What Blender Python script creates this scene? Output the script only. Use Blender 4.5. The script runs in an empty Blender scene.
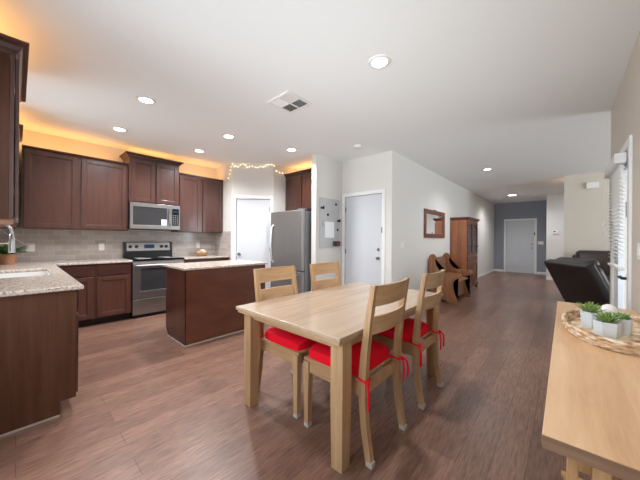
import bpy, bmesh, math, random
from mathutils import Matrix, Vector

random.seed(7)
SC = bpy.context.scene
COL = SC.collection
PI = math.pi
R = math.radians

# ------------------------------------------------------------------ camera
cam_d = bpy.data.cameras.new('camera')
cam = bpy.data.objects.new('camera', cam_d)
COL.objects.link(cam)
cam_d.sensor_width = 36.0
cam_d.lens = 272.3 / 640 * 36.0
cam_d.shift_y = -0.0015
cam_d.clip_start = 0.02
cam.matrix_world = (Matrix.Translation((0, 0, 1.259)) @ Matrix.Rotation(R(41.955), 4, 'Z')
                    @ Matrix.Rotation(R(90), 4, 'X') @ Matrix.Rotation(R(0.40), 4, 'Z'))
SC.camera = cam

# ------------------------------------------------------------------ world
w = bpy.data.worlds.new('world'); SC.world = w; w.use_nodes = True
nt = w.node_tree; nt.nodes.clear()
bg = nt.nodes.new('ShaderNodeBackground'); wo = nt.nodes.new('ShaderNodeOutputWorld')
bg.inputs['Color'].default_value = (0.80, 0.90, 1.0, 1); bg.inputs['Strength'].default_value = 0.9
nt.links.new(bg.outputs[0], wo.inputs[0])

# ------------------------------------------------------------------ large lights
def area(name, loc, rot, sx, sy, power, col=(1, 1, 1), parent=None, spread=PI):
    d = bpy.data.lights.new(name, 'AREA'); d.shape = 'RECTANGLE'; d.size = sx; d.size_y = sy
    d.energy = power; d.color = col; d.spread = spread
    o = bpy.data.objects.new(name, d); COL.objects.link(o)
    o.location = loc; o.rotation_euler = rot
    if parent: o.parent = parent
    return o
DAY = (0.86, 0.94, 1.0)
WARM = (1.0, 0.47, 0.13)
# daylight at the dining window behind the camera and at the sink window
area('dining_window_daylight', (-1.25, -0.50, 1.50), (R(-90+20), 0, PI), 2.1, 1.4, 16, DAY)
area('ceiling_fill_light', (-1.25, -0.85, 1.05), (R(-90-15), 0, PI), 2.2, 1.3, 12.5, DAY, spread=R(65))  # unseen fill added to brighten the ceiling, aimed slightly upward
area('sink_window_daylight', (-4.05, -0.50, 1.75), (R(-90), 0, PI), 0.9, 0.9, 8, DAY)
area('patio_door_daylight', (0.75, 3.72, 1.1), (0, R(90), 0), 1.9, 0.8, 5, DAY)
area('living_side_fill', (4.60, 6.3, 1.5), (0, R(90), 0), 1.6, 2.4, 60, DAY)  # fill light added outside the invented opening in the living side wall
area('side_hall_lamp', (0.45, 8.80, 2.45), (PI, 0, 0), 0.3, 0.3, 2.0, (1.0, 0.62, 0.35))

area('thermostat_wall_fill', (0.6, 10.0, 2.70), (0, 0, 0), 0.5, 0.5, 11, (0.82, 0.90, 1.0))  # added cool fill without a fixture, brightens the thermostat wall
SC.view_settings.view_transform = 'Standard'
SC.view_settings.look = 'None'
SC.view_settings.gamma = 1.0
SC.view_settings.use_curve_mapping = False
SC.view_settings.exposure = 1.17

# ------------------------------------------------------------------ helpers
def root_loc(o):
    v = Vector((0, 0, 0))
    while o is not None:
        v += o.location; o = o.parent
    return v

def obj(name, bm, mat, parent=None, smooth=False, local=False):
    """link bm as one mesh object; bm is in world coordinates unless local"""
    me = bpy.data.meshes.new(name)
    if parent is not None and not local:
        bmesh.ops.translate(bm, verts=bm.verts, vec=-root_loc(parent))
    bmesh.ops.recalc_face_normals(bm, faces=bm.faces)
    bm.to_mesh(me); bm.free()
    me.materials.append(mat)
    if smooth:
        for p in me.polygons: p.use_smooth = True
        try: me.set_sharp_from_angle(angle=R(40))
        except Exception: pass
    o = bpy.data.objects.new(name, me); COL.objects.link(o)
    if parent is not None: o.parent = parent
    return o

def tag(o, label, cat, group=None, kind=None):
    o['label'] = label; o['category'] = cat
    if group: o['group'] = group
    if kind: o['kind'] = kind
    return o

def thing(name, label, cat, loc=(0, 0, 0), rotz=0, group=None):
    o = bpy.data.objects.new(name, None); COL.objects.link(o)
    o.empty_display_size = 0.1
    o.location = loc; o.rotation_euler = (0, 0, rotz)
    return tag(o, label, cat, group)

def single(name, bm, mat, label, cat, group=None, loc=None, smooth=False):
    """a thing that is one mesh; origin moved to loc"""
    loc = Vector(loc) if loc is not None else Vector((0, 0, 0))
    bmesh.ops.translate(bm, verts=bm.verts, vec=-loc)
    o = obj(name, bm, mat, None, smooth); o.location = loc
    return tag(o, label, cat, group)

def struct(name, bm, mat, parent=None, smooth=False):
    o = obj(name, bm, mat, parent, smooth)
    if parent is None: o['kind'] = 'structure'
    return o

def struct_root(name, loc=(0, 0, 0), rotz=0):
    o = bpy.data.objects.new(name, None); COL.objects.link(o)
    o.location = loc; o.rotation_euler = (0, 0, rotz); o['kind'] = 'structure'
    return o

def NB(): return bmesh.new()

def box(bm, x0, x1, y0, y1, z0, z1, bev=0.0, seg=2):
    if x0 > x1: x0, x1 = x1, x0
    if y0 > y1: y0, y1 = y1, y0
    if z0 > z1: z0, z1 = z1, z0
    r = bmesh.ops.create_cube(bm, size=1.0)
    vs = r['verts']
    for v in vs:
        v.co = Vector(((x0 + x1) / 2 + v.co.x * (x1 - x0), (y0 + y1) / 2 + v.co.y * (y1 - y0),
                       (z0 + z1) / 2 + v.co.z * (z1 - z0)))
    if bev > 0:
        es = list({e for v in vs for e in v.link_edges})
        bmesh.ops.bevel(bm, geom=es, offset=min(bev, 0.49 * min(x1 - x0, y1 - y0, z1 - z0)), segments=seg,
                        affect='EDGES', profile=0.5)
    return bm

def xbox(bm, M, sx, sy, sz, bev=0.0, seg=2):
    """box of size sx,sy,sz centred at origin, transformed by M"""
    t = bmesh.new(); box(t, -sx/2, sx/2, -sy/2, sy/2, -sz/2, sz/2, bev, seg)
    bmesh.ops.transform(t, matrix=M, verts=t.verts)
    merge(bm, t)

def merge(bm, t):
    me = bpy.data.meshes.new('tmp'); t.to_mesh(me); t.free(); bm.from_mesh(me); bpy.data.meshes.remove(me)

def prism(bm, pts, axis, a0, a1, bev=0.0):
    """extrude a 2D outline; axis 'y': pts are (x,z); 'x': (y,z); 'z': (x,y)"""
    t = bmesh.new()
    f = {'y': lambda p, a: (p[0], a, p[1]), 'x': lambda p, a: (a, p[0], p[1]), 'z': lambda p, a: (p[0], p[1], a)}[axis]
    va = [t.verts.new(f(p, a0)) for p in pts]; vb = [t.verts.new(f(p, a1)) for p in pts]
    n = len(pts)
    t.faces.new(va); t.faces.new(list(reversed(vb)))
    for i in range(n):
        t.faces.new((va[i], va[(i+1) % n], vb[(i+1) % n], vb[i]))
    if bev > 0:
        es = [e for e in t.edges if (e.verts[0] in va) == (e.verts[1] in va)]
        bmesh.ops.bevel(t, geom=es, offset=bev, segments=2, affect='EDGES', profile=0.5)
    bmesh.ops.triangulate(t, faces=[f for f in t.faces if len(f.verts) > 4])
    merge(bm, t)

def lathe(bm, prof, c=(0, 0, 0), seg=24, M=None):
    t = bmesh.new(); rings = []
    for r, z in prof:
        if r < 1e-6: rings.append([t.verts.new((0, 0, z))])
        else: rings.append([t.verts.new((r*math.cos(2*PI*i/seg), r*math.sin(2*PI*i/seg), z)) for i in range(seg)])
    for a, b in zip(rings, rings[1:]):
        for i in range(seg):
            j = (i+1) % seg
            if len(a) == 1 and len(b) == 1: continue
            if len(a) == 1: t.faces.new((a[0], b[i], b[j]))
            elif len(b) == 1: t.faces.new((a[i], a[j], b[0]))
            else: t.faces.new((a[i], a[j], b[j], b[i]))
    if len(rings[0]) > 1: t.faces.new(list(reversed(rings[0])))
    if len(rings[-1]) > 1: t.faces.new(rings[-1])
    if M is not None: bmesh.ops.transform(t, matrix=M, verts=t.verts)
    bmesh.ops.translate(t, verts=t.verts, vec=Vector(c))
    merge(bm, t)

def tube(bm, pts, rad, seg=8, closed=False):
    t = bmesh.new(); pts = [Vector(p) for p in pts]; n = len(pts)
    if not isinstance(rad, (list, tuple)): rad = [rad]*n
    rings = []; up = None
    for i, p in enumerate(pts):
        a = pts[i-1] if (i > 0 or closed) else p
        b = pts[(i+1) % n] if (i < n-1 or closed) else p
        d = (b-a).normalized()
        if up is None:
            up = Vector((0, 0, 1)) if abs(d.z) < 0.9 else Vector((1, 0, 0))
        s = d.cross(up).normalized(); up = s.cross(d).normalized()
        rings.append([t.verts.new(p + rad[i]*(math.cos(2*PI*k/seg)*s + math.sin(2*PI*k/seg)*up)) for k in range(seg)])
    m = n if closed else n-1
    for i in range(m):
        a, b = rings[i], rings[(i+1) % n]
        for k in range(seg):
            t.faces.new((a[k], a[(k+1) % seg], b[(k+1) % seg], b[k]))
    if not closed:
        t.faces.new(list(reversed(rings[0]))); t.faces.new(rings[-1])
    merge(bm, t)

def loft(bm, secs):
    """secs: list of rectangular sections, each 4 points; makes a closed solid"""
    t = bmesh.new(); R_ = [[t.verts.new(p) for p in s] for s in secs]
    n = len(secs[0])
    for a, b in zip(R_, R_[1:]):
        for k in range(n): t.faces.new((a[k], a[(k+1) % n], b[(k+1) % n], b[k]))
    t.faces.new(list(reversed(R_[0]))); t.faces.new(R_[-1])
    merge(bm, t)

def sph(bm, c, rx, ry=None, rz=None, u=16, v=10, M=None):
    ry = rx if ry is None else ry; rz = rx if rz is None else rz
    t = bmesh.new(); bmesh.ops.create_uvsphere(t, u_segments=u, v_segments=v, radius=1)
    for q in t.verts: q.co = Vector((q.co.x*rx, q.co.y*ry, q.co.z*rz))
    if M is not None: bmesh.ops.transform(t, matrix=M, verts=t.verts)
    bmesh.ops.translate(t, verts=t.verts, vec=Vector(c)); merge(bm, t)

# ------------------------------------------------------------------ materials
def srgb(r, g, b):
    f = lambda c: (c/255/12.92) if c/255 <= 0.04045 else ((c/255+0.055)/1.055)**2.4
    return (f(r), f(g), f(b), 1)

def new_mat(name):
    m = bpy.data.materials.new(name); m.use_nodes = True
    n = m.node_tree; b = n.nodes['Principled BSDF']
    return m, n, b

def plain(name, col, rough=0.5, metal=0.0, spec=0.5, bump=0.0, bscale=200, var=0.0, vscale=3, emit=None, estr=0, coat=0):
    m, n, b = new_mat(name)
    b.inputs['Roughness'].default_value = rough; b.inputs['Metallic'].default_value = metal
    b.inputs['Specular IOR Level'].default_value = spec
    b.inputs['Base Color'].default_value = col
    if coat: b.inputs['Coat Weight'].default_value = coat; b.inputs['Coat Roughness'].default_value = 0.1
    tc = n.nodes.new('ShaderNodeTexCoord')
    ns = n.nodes.new('ShaderNodeTexNoise'); ns.inputs['Scale'].default_value = vscale; ns.inputs['Detail'].default_value = 3
    n.links.new(tc.outputs['Object'], ns.inputs['Vector'])
    mx = n.nodes.new('ShaderNodeMixRGB'); mx.blend_type = 'MULTIPLY'; mx.inputs['Fac'].default_value = var
    mx.inputs['Color1'].default_value = col
    n.links.new(ns.outputs['Fac'], mx.inputs['Color2'])
    n.links.new(mx.outputs['Color'], b.inputs['Base Color'])
    if bump > 0:
        n2 = n.nodes.new('ShaderNodeTexNoise'); n2.inputs['Scale'].default_value = bscale; n2.inputs['Detail'].default_value = 2
        n.links.new(tc.outputs['Object'], n2.inputs['Vector'])
        bp = n.nodes.new('ShaderNodeBump'); bp.inputs['Strength'].default_value = bump; bp.inputs['Distance'].default_value = 0.002
        n.links.new(n2.outputs['Fac'], bp.inputs['Height']); n.links.new(bp.outputs['Normal'], b.inputs['Normal'])
    if emit:
        b.inputs['Emission Color'].default_value = emit; b.inputs['Emission Strength'].default_value = estr
    return m

def wood(name, c_dark, c_mid, c_light, axis='z', freq=26, stretch=0.06, rough=0.35, spec=0.5, bump=0.05, coat=0.0, blotch=1.3):
    m, n, b = new_mat(name)
    tc = n.nodes.new('ShaderNodeTexCoord'); mp = n.nodes.new('ShaderNodeMapping')
    s = [1, 1, 1]; s['xyz'.index(axis)] = stretch
    mp.inputs['Scale'].default_value = s
    n.links.new(tc.outputs['Object'], mp.inputs['Vector'])
    a = n.nodes.new('ShaderNodeTexNoise'); a.inputs['Scale'].default_value = freq; a.inputs['Detail'].default_value = 6
    a.inputs['Roughness'].default_value = 0.65; a.inputs['Distortion'].default_value = 0.4
    n.links.new(mp.outputs[0], a.inputs['Vector'])
    l = n.nodes.new('ShaderNodeTexNoise'); l.inputs['Scale'].default_value = blotch * 2; l.inputs['Detail'].default_value = 3
    mp2 = n.nodes.new('ShaderNodeMapping'); s2 = [1, 1, 1]; s2['xyz'.index(axis)] = 0.35
    mp2.inputs['Scale'].default_value = s2
    n.links.new(tc.outputs['Object'], mp2.inputs['Vector']); n.links.new(mp2.outputs[0], l.inputs['Vector'])
    ad = n.nodes.new('ShaderNodeMath'); ad.operation = 'MULTIPLY_ADD'
    n.links.new(l.outputs['Fac'], ad.inputs[0]); ad.inputs[1].default_value = 0.45
    hf = n.nodes.new('ShaderNodeMath'); hf.operation = 'MULTIPLY_ADD'
    n.links.new(a.outputs['Fac'], hf.inputs[0]); hf.inputs[1].default_value = 0.7; hf.inputs[2].default_value = -0.07
    n.links.new(hf.outputs[0], ad.inputs[2])
    cr = n.nodes.new('ShaderNodeValToRGB')
    e = cr.color_ramp.elements; e[0].position = 0.33; e[0].color = c_dark; e[1].position = 0.70; e[1].color = c_light
    k = e.new(0.5); k.color = c_mid
    n.links.new(ad.outputs[0], cr.inputs['Fac']); n.links.new(cr.outputs['Color'], b.inputs['Base Color'])
    b.inputs['Roughness'].default_value = rough; b.inputs['Specular IOR Level'].default_value = spec
    if coat: b.inputs['Coat Weight'].default_value = coat; b.inputs['Coat Roughness'].default_value = 0.15
    if bump:
        bp = n.nodes.new('ShaderNodeBump'); bp.inputs['Strength'].default_value = bump; bp.inputs['Distance'].default_value = 0.003
        n.links.new(a.outputs['Fac'], bp.inputs['Height']); n.links.new(bp.outputs['Normal'], b.inputs['Normal'])
    return m

M = {}
M['wall'] = plain('wall_paint', srgb(222, 219, 214), 0.75, spec=0.25, bump=0.10, bscale=160)
M['wall_tan'] = plain('wall_paint_tan', srgb(210, 201, 188), 0.75, spec=0.25, bump=0.10, bscale=160)
M['ceiling'] = plain('ceiling_paint', srgb(240, 242, 241), 0.85, spec=0.15, bump=0.12, bscale=120)
M['grey_wall'] = plain('wall_paint_grey', srgb(146, 151, 160), 0.7, spec=0.25, bump=0.08)
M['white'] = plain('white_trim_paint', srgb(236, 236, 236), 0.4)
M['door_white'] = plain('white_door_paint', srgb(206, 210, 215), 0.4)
M['plastic'] = plain('white_plastic', srgb(236, 234, 230), 0.4)
M['black'] = plain('black_plastic', srgb(22, 22, 24), 0.35)
M['blackglass'] = plain('black_glass', srgb(14, 14, 16), 0.08, spec=0.6)
M['steel'] = plain('brushed_steel', srgb(172, 171, 170), 0.32, metal=0.95, var=0.15, vscale=40)
M['steel_light'] = plain('bright_steel', srgb(225, 225, 225), 0.35, metal=0.6)
M['steel_dark'] = plain('dark_brushed_steel', srgb(158, 156, 154), 0.40, metal=0.75, var=0.15, vscale=30)
M['fridge_side'] = plain('fridge_side_grey', srgb(128, 130, 134), 0.45, metal=0.3)
M['chrome'] = plain('chrome', srgb(215, 218, 222), 0.12, metal=1.0)
M['nickel'] = plain('satin_nickel', srgb(150, 146, 140), 0.3, metal=1.0)
M['bronze'] = plain('aged_bronze', srgb(95, 82, 68), 0.3, metal=1.0)
M['cab'] = wood('cabinet_cherry', srgb(62, 33, 26), srgb(78, 44, 35), srgb(94, 56, 45), 'z', 18, 0.08, 0.36, spec=0.6, coat=0.45)
M['cab_h'] = wood('cabinet_cherry_level', srgb(56, 29, 22), srgb(72, 39, 31), srgb(94, 54, 43), 'y', 30, 0.05, 0.33, coat=0.15)
M['cab_hx'] = wood('cabinet_cherry_across', srgb(56, 29, 22), srgb(72, 39, 31), srgb(94, 54, 43), 'x', 30, 0.05, 0.33, coat=0.15)
M['cab_panel'] = wood('island_panel_veneer', srgb(76, 42, 28), srgb(92, 52, 36), srgb(106, 63, 46), 'y', 7, 0.4, 0.32, coat=0.2)
M['end_panel'] = wood('end_panel_veneer', srgb(72, 43, 29), srgb(84, 52, 36), srgb(96, 62, 45), 'z', 22, 0.07, 0.55, spec=0.25)
M['toe'] = plain('toe_kick', srgb(40, 24, 20), 0.6)
M['edge_trim'] = plain('grey_edge_bead', srgb(170, 158, 148), 0.5)
M['maple'] = wood('maple_table', srgb(160, 136, 112), srgb(178, 154, 130), srgb(192, 170, 147), 'y', 12, 0.08, 0.22, bump=0.02, coat=0.25)
M['maple_z'] = wood('maple_upright', srgb(160, 124, 88), srgb(181, 146, 108), srgb(199, 166, 128), 'z', 22, 0.08, 0.38, bump=0.02)
M['maple_y'] = wood('maple_rail', srgb(160, 124, 88), srgb(181, 146, 108), srgb(199, 166, 128), 'y', 22, 0.08, 0.38, bump=0.02)
M['maple_x'] = wood('maple_side_rail', srgb(160, 124, 88), srgb(181, 146, 108), srgb(199, 166, 128), 'x', 22, 0.08, 0.38, bump=0.02)
M['console'] = wood('console_wood', srgb(190, 146, 106), srgb(211, 171, 130), srgb(226, 191, 153), 'y', 16, 0.10, 0.36, bump=0.03)
M['console_edge'] = wood('console_edge_wood', srgb(112, 84, 64), srgb(134, 104, 82), srgb(154, 124, 100), 'x', 30, 0.08, 0.5, bump=0.05)
M['console_leg'] = wood('console_leg_wood', srgb(160, 120, 80), srgb(186, 146, 102), srgb(206, 168, 124), 'z', 26, 0.06, 0.45, bump=0.04)
M['pine'] = wood('antique_pine', srgb(118, 66, 36), srgb(146, 86, 50), srgb(172, 108, 66), 'z', 16, 0.08, 0.4, bump=0.03)
M['pine_dark'] = wood('antique_pine_dark', srgb(72, 40, 26), srgb(92, 52, 33), srgb(112, 68, 44), 'y', 16, 0.08, 0.4, bump=0.03)  # darker pine for the hutch doors, drawers, cornice, plinth and feet
M['settle'] = wood('settle_wood', srgb(120, 76, 48), srgb(148, 96, 62), srgb(174, 120, 82), 'z', 18, 0.10, 0.4, bump=0.03)
M['settle_dark'] = wood('settle_panel_wood', srgb(108, 74, 54), srgb(128, 90, 68), srgb(148, 108, 82), 'y', 18, 0.10, 0.4, bump=0.03)
M['red'] = plain('red_fabric', srgb(232, 20, 42), 0.8, spec=0.15, bump=0.25, bscale=500)
M['felt'] = plain('grey_felt', srgb(186, 178, 170), 0.95)
M['leather'] = plain('dark_leather', srgb(34, 31, 29), 0.45, spec=0.5, bump=0.25, bscale=140)
M['leather2'] = plain('brown_leather', srgb(62, 50, 46), 0.35, spec=0.5, bump=0.5, bscale=18)
M['mirror'] = plain('mirror_glass', (0.9, 0.9, 0.9, 1), 0.02, metal=1.0)
M['lamp'] = plain('lamp_lens', (1, 1, 1, 1), 0.5, emit=(1, 0.96, 0.9, 1), estr=6)
M['bulb'] = plain('fairy_bulb', (1, 0.85, 0.6, 1), 0.4, emit=(1, 0.72, 0.38, 1), estr=1.8)
M['wire'] = plain('thin_wire', srgb(178, 172, 160), 0.7)
M['vent_dark'] = plain('mid_grey', srgb(150, 150, 150), 0.6)  # even grey for the weather strip and burner rings
M['board'] = plain('grey_metal_board', srgb(198, 199, 199), 0.4, metal=0.2, var=0.12, vscale=12)
M['paper'] = plain('paper', srgb(244, 247, 249), 0.8)
M['ceramic'] = plain('white_ceramic', srgb(236, 236, 233), 0.3)
M['pot_white'] = plain('matte_white_pot', srgb(212, 219, 225), 0.55)
M['leaf'] = plain('succulent_leaf', srgb(142, 176, 92), 0.5, var=0.5, vscale=25)
M['leaf_dark'] = plain('dark_leaf', srgb(62, 116, 50), 0.45, var=0.6, vscale=20)
M['soil'] = plain('soil', srgb(60, 48, 38), 0.9)
M['copperpot'] = plain('woven_terracotta', srgb(190, 134, 98), 0.6, var=0.7, vscale=60, bump=0.6, bscale=80)
M['eggs'] = plain('eggshell', srgb(240, 216, 196), 0.5, var=0.25, vscale=20)
M['basket'] = plain('basket_straw', srgb(206, 160, 112), 0.7, var=0.6, vscale=60, bump=0.8, bscale=90)
M['display'] = plain('blue_display', srgb(20, 34, 60), 0.2, emit=srgb(60, 110, 190), estr=0.06)
M['sinksteel'] = plain('sink_enamel', srgb(226, 226, 224), 0.25)
M['dark_window'] = plain('dark_oven_glass', srgb(56, 56, 58), 0.16, spec=0.6)
M['orange_under'] = plain('pale_underside', srgb(176, 128, 92), 0.6)

def glass_mat():
    m, n, b = new_mat('window_glass')
    n.nodes.remove(b); out = n.nodes['Material Output']
    t = n.nodes.new('ShaderNodeBsdfTransparent'); g = n.nodes.new('ShaderNodeBsdfGlossy')
    g.inputs['Roughness'].default_value = 0.02
    mx = n.nodes.new('ShaderNodeMixShader'); mx.inputs[0].default_value = 0.08
    n.links.new(t.outputs[0], mx.inputs[1]); n.links.new(g.outputs[0], mx.inputs[2]); n.links.new(mx.outputs[0], out.inputs[0])
    return m
M['glass'] = glass_mat()

def floor_mat():
    m, n, b = new_mat('plank_floor')
    tc = n.nodes.new('ShaderNodeTexCoord'); mp = n.nodes.new('ShaderNodeMapping')
    mp.inputs['Rotation'].default_value = (0, 0, R(90))
    n.links.new(tc.outputs['Object'], mp.inputs['Vector'])
    br = n.nodes.new('ShaderNodeTexBrick'); br.offset = 0.37; br.offset_frequency = 2; br.squash = 1.0
    br.inputs['Scale'].default_value = 1.0; br.inputs['Brick Width'].default_value = 1.22; br.inputs['Row Height'].default_value = 0.152
    br.inputs['Mortar Size'].default_value = 0.0012; br.inputs['Mortar Smooth'].default_value = 0.2; br.inputs['Bias'].default_value = 0.0
    br.inputs['Color1'].default_value = srgb(121, 91, 78); br.inputs['Color2'].default_value = srgb(141, 108, 93)
    br.inputs['Mortar'].default_value = srgb(72, 52, 46)
    n.links.new(mp.outputs[0], br.inputs['Vector'])
    m2 = n.nodes.new('ShaderNodeMapping'); m2.inputs['Scale'].default_value = (1, 0.08, 1)
    n.links.new(tc.outputs['Object'], m2.inputs['Vector'])
    ns = n.nodes.new('ShaderNodeTexNoise'); ns.inputs['Scale'].default_value = 95; ns.inputs['Detail'].default_value = 5; ns.inputs['Roughness'].default_value = 0.7
    n.links.new(m2.outputs[0], ns.inputs['Vector'])
    m3 = n.nodes.new('ShaderNodeMapping'); m3.inputs['Scale'].default_value = (1, 0.25, 1)
    n.links.new(tc.outputs['Object'], m3.inputs['Vector'])
    nb = n.nodes.new('ShaderNodeTexNoise'); nb.inputs['Scale'].default_value = 9; nb.inputs['Detail'].default_value = 4
    n.links.new(m3.outputs[0], nb.inputs['Vector'])
    cr = n.nodes.new('ShaderNodeValToRGB'); e = cr.color_ramp.elements
    e[0].position = 0.3; e[0].color = (0.42, 0.40, 0.39, 1); e[1].position = 0.64; e[1].color = (1.24, 1.22, 1.2, 1)
    n.links.new(ns.outputs['Fac'], cr.inputs['Fac'])
    cb = n.nodes.new('ShaderNodeValToRGB'); e = cb.color_ramp.elements
    e[0].position = 0.3; e[0].color = (0.88, 0.87, 0.86, 1); e[1].position = 0.7; e[1].color = (1.1, 1.1, 1.1, 1)
    n.links.new(nb.outputs['Fac'], cb.inputs['Fac'])
    x = n.nodes.new('ShaderNodeMixRGB'); x.blend_type = 'MULTIPLY'; x.inputs['Fac'].default_value = 0.9
    n.links.new(br.outputs['Color'], x.inputs['Color1']); n.links.new(cr.outputs['Color'], x.inputs['Color2'])
    y = n.nodes.new('ShaderNodeMixRGB'); y.blend_type = 'MULTIPLY'; y.inputs['Fac'].default_value = 1.0
    n.links.new(x.outputs[0], y.inputs['Color1']); n.links.new(cb.outputs['Color'], y.inputs['Color2'])
    n.links.new(y.outputs[0], b.inputs['Base Color'])
    b.inputs['Roughness'].default_value = 0.33; b.inputs['Specular IOR Level'].default_value = 0.45
    bp = n.nodes.new('ShaderNodeBump'); bp.inputs['Strength'].default_value = 0.12; bp.inputs['Distance'].default_value = 0.003
    n.links.new(ns.outputs['Fac'], bp.inputs['Height']); n.links.new(bp.outputs['Normal'], b.inputs['Normal'])
    return m
M['floor'] = floor_mat()

def tile_mat(name, u, v):
    """subway tile; u = horizontal object axis index"""
    m, n, b = new_mat(name)
    tc = n.nodes.new('ShaderNodeTexCoord'); sp = n.nodes.new('ShaderNodeSeparateXYZ'); cb = n.nodes.new('ShaderNodeCombineXYZ')
    n.links.new(tc.outputs['Object'], sp.inputs[0])
    n.links.new(sp.outputs[u], cb.inputs[0]); n.links.new(sp.outputs[v], cb.inputs[1])
    ad = n.nodes.new('ShaderNodeVectorMath'); ad.operation = 'ADD'; ad.inputs[1].default_value = (10.0, -0.914 + 0.0762*40, 0)
    n.links.new(cb.outputs[0], ad.inputs[0])
    br = n.nodes.new('ShaderNodeTexBrick'); br.offset = 0.5
    br.inputs['Scale'].default_value = 1.0; br.inputs['Brick Width'].default_value = 0.1524; br.inputs['Row Height'].default_value = 0.0762
    br.inputs['Mortar Size'].default_value = 0.0022; br.inputs['Mortar Smooth'].default_value = 0.1; br.inputs['Bias'].default_value = 0.0
    br.inputs['Color1'].default_value = srgb(170, 161, 154); br.inputs['Color2'].default_value = srgb(192, 184, 178)
    br.inputs['Mortar'].default_value = srgb(206, 198, 190)
    n.links.new(ad.outputs[0], br.inputs['Vector'])
    n.links.new(br.outputs['Color'], b.inputs['Base Color'])
    b.inputs['Roughness'].default_value = 0.15; b.inputs['Specular IOR Level'].default_value = 0.5
    bp = n.nodes.new('ShaderNodeBump'); bp.inputs['Strength'].default_value = 0.25; bp.inputs['Distance'].default_value = 0.002; bp.invert = True
    n.links.new(br.outputs['Fac'], bp.inputs['Height']); n.links.new(bp.outputs['Normal'], b.inputs['Normal'])
    return m
M['tile_y'] = tile_mat('subway_tile_long', 1, 2)
M['tile_x'] = tile_mat('subway_tile_cross', 0, 2)

def granite():
    m, n, b = new_mat('speckled_granite')
    tc = n.nodes.new('ShaderNodeTexCoord')
    a = n.nodes.new('ShaderNodeTexNoise'); a.inputs['Scale'].default_value = 70; a.inputs['Detail'].default_value = 6; a.inputs['Roughness'].default_value = 0.75
    n.links.new(tc.outputs['Object'], a.inputs['Vector'])
    cr = n.nodes.new('ShaderNodeValToRGB'); e = cr.color_ramp.elements
    e[0].position = 0.33; e[0].color = srgb(60, 50, 46); e[1].position = 0.66; e[1].color = srgb(226, 216, 206)
    k = e.new(0.43); k.color = srgb(150, 134, 122)
    k = e.new(0.50); k.color = srgb(200, 186, 174)
    n.links.new(a.outputs['Fac'], cr.inputs['Fac']); n.links.new(cr.outputs['Color'], b.inputs['Base Color'])
    b.inputs['Roughness'].default_value = 0.14
    return m
M['granite'] = granite()

def weave(name, c1, c2, c3):
    m, n, b = new_mat(name)
    tc = n.nodes.new('ShaderNodeTexCoord')
    a = n.nodes.new('ShaderNodeTexNoise'); a.inputs['Scale'].default_value = 38; a.inputs['Detail'].default_value = 3
    mp = n.nodes.new('ShaderNodeMapping'); mp.inputs['Scale'].default_value = (0.6, 0.6, 2.2)
    n.links.new(tc.outputs['Object'], mp.inputs['Vector']); n.links.new(mp.outputs[0], a.inputs['Vector'])
    cr = n.nodes.new('ShaderNodeValToRGB'); e = cr.color_ramp.elements
    e[0].position = 0.32; e[0].color = c1; e[1].position = 0.62; e[1].color = c3
    k = e.new(0.46); k.color = c2
    n.links.new(a.outputs['Fac'], cr.inputs['Fac']); n.links.new(cr.outputs['Color'], b.inputs['Base Color'])
    b.inputs['Roughness'].default_value = 0.7
    return m
M['weave'] = weave('woven_hyacinth', srgb(150, 108, 76), srgb(204, 172, 136), srgb(232, 216, 192))

# ================================================================== STRUCTURE
ZC = 2.745
XW = -5.56          # kitchen wall
YB = -0.32          # wall behind the sink run and the camera
XH = -2.15          # hall wall
XP = -3.20          # board wall face
YG = 4.18           # garage-door wall
XR = 0.385          # right wall
YE = 13.04          # entry wall
YT = 11.38          # wall with the thermostat
YL = 8.404          # living room far wall
T = 0.11

bm = NB(); box(bm, XW-0.2, 4.7, YB-0.2, YE+0.2, -0.12, 0.0); struct('floor', bm, M['floor'])
bm = NB(); box(bm, XW-0.2, 4.7, YB-0.2, YE+0.2, ZC, ZC+0.12); struct('ceiling', bm, M['ceiling'])
bm = NB(); box(bm, XW-T, XW, YB-T, 4.5, 0, ZC); struct('wall_kitchen', bm, M['wall'])
# wall behind the camera with two window openings
bm = NB()
for x0, x1, z0, z1 in [(XW, -4.5, 0, ZC), (-4.5, -3.6, 0, 1.30), (-4.5, -3.6, 2.2, ZC), (-3.6, -2.3, 0, ZC),
                       (-2.3, -0.2, 0, 0.80), (-2.3, -0.2, 2.3, ZC), (-0.2, XR+0.15, 0, ZC)]:
    box(bm, x0, x1, YB-T, YB, z0, z1)
struct('wall_back', bm, M['wall'])
def window(name, x0, x1, z0, z1):
    wr = struct_root(name, ((x0+x1)/2, YB-0.06, z0))
    b = NB()
    for a in [(x0, x0+.05, z0, z1), (x1-.05, x1, z0, z1), (x0, x1, z0, z0+.05), (x0, x1, z1-.05, z1), ((x0+x1)/2-.02, (x0+x1)/2+.02, z0, z1)]:
        box(b, a[0], a[1], YB-0.08, YB-0.03, a[2], a[3])
    obj('window_frame', b, M['white'], wr)
    b = NB(); box(b, x0+.05, x1-.05, YB-0.06, YB-0.055, z0+.05, z1-.05); obj('pane', b, M['glass'], wr)
window('window_1', -2.3, -0.2, 0.80, 2.3)
window('window_2', -4.5, -3.6, 1.30, 2.2)
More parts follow.
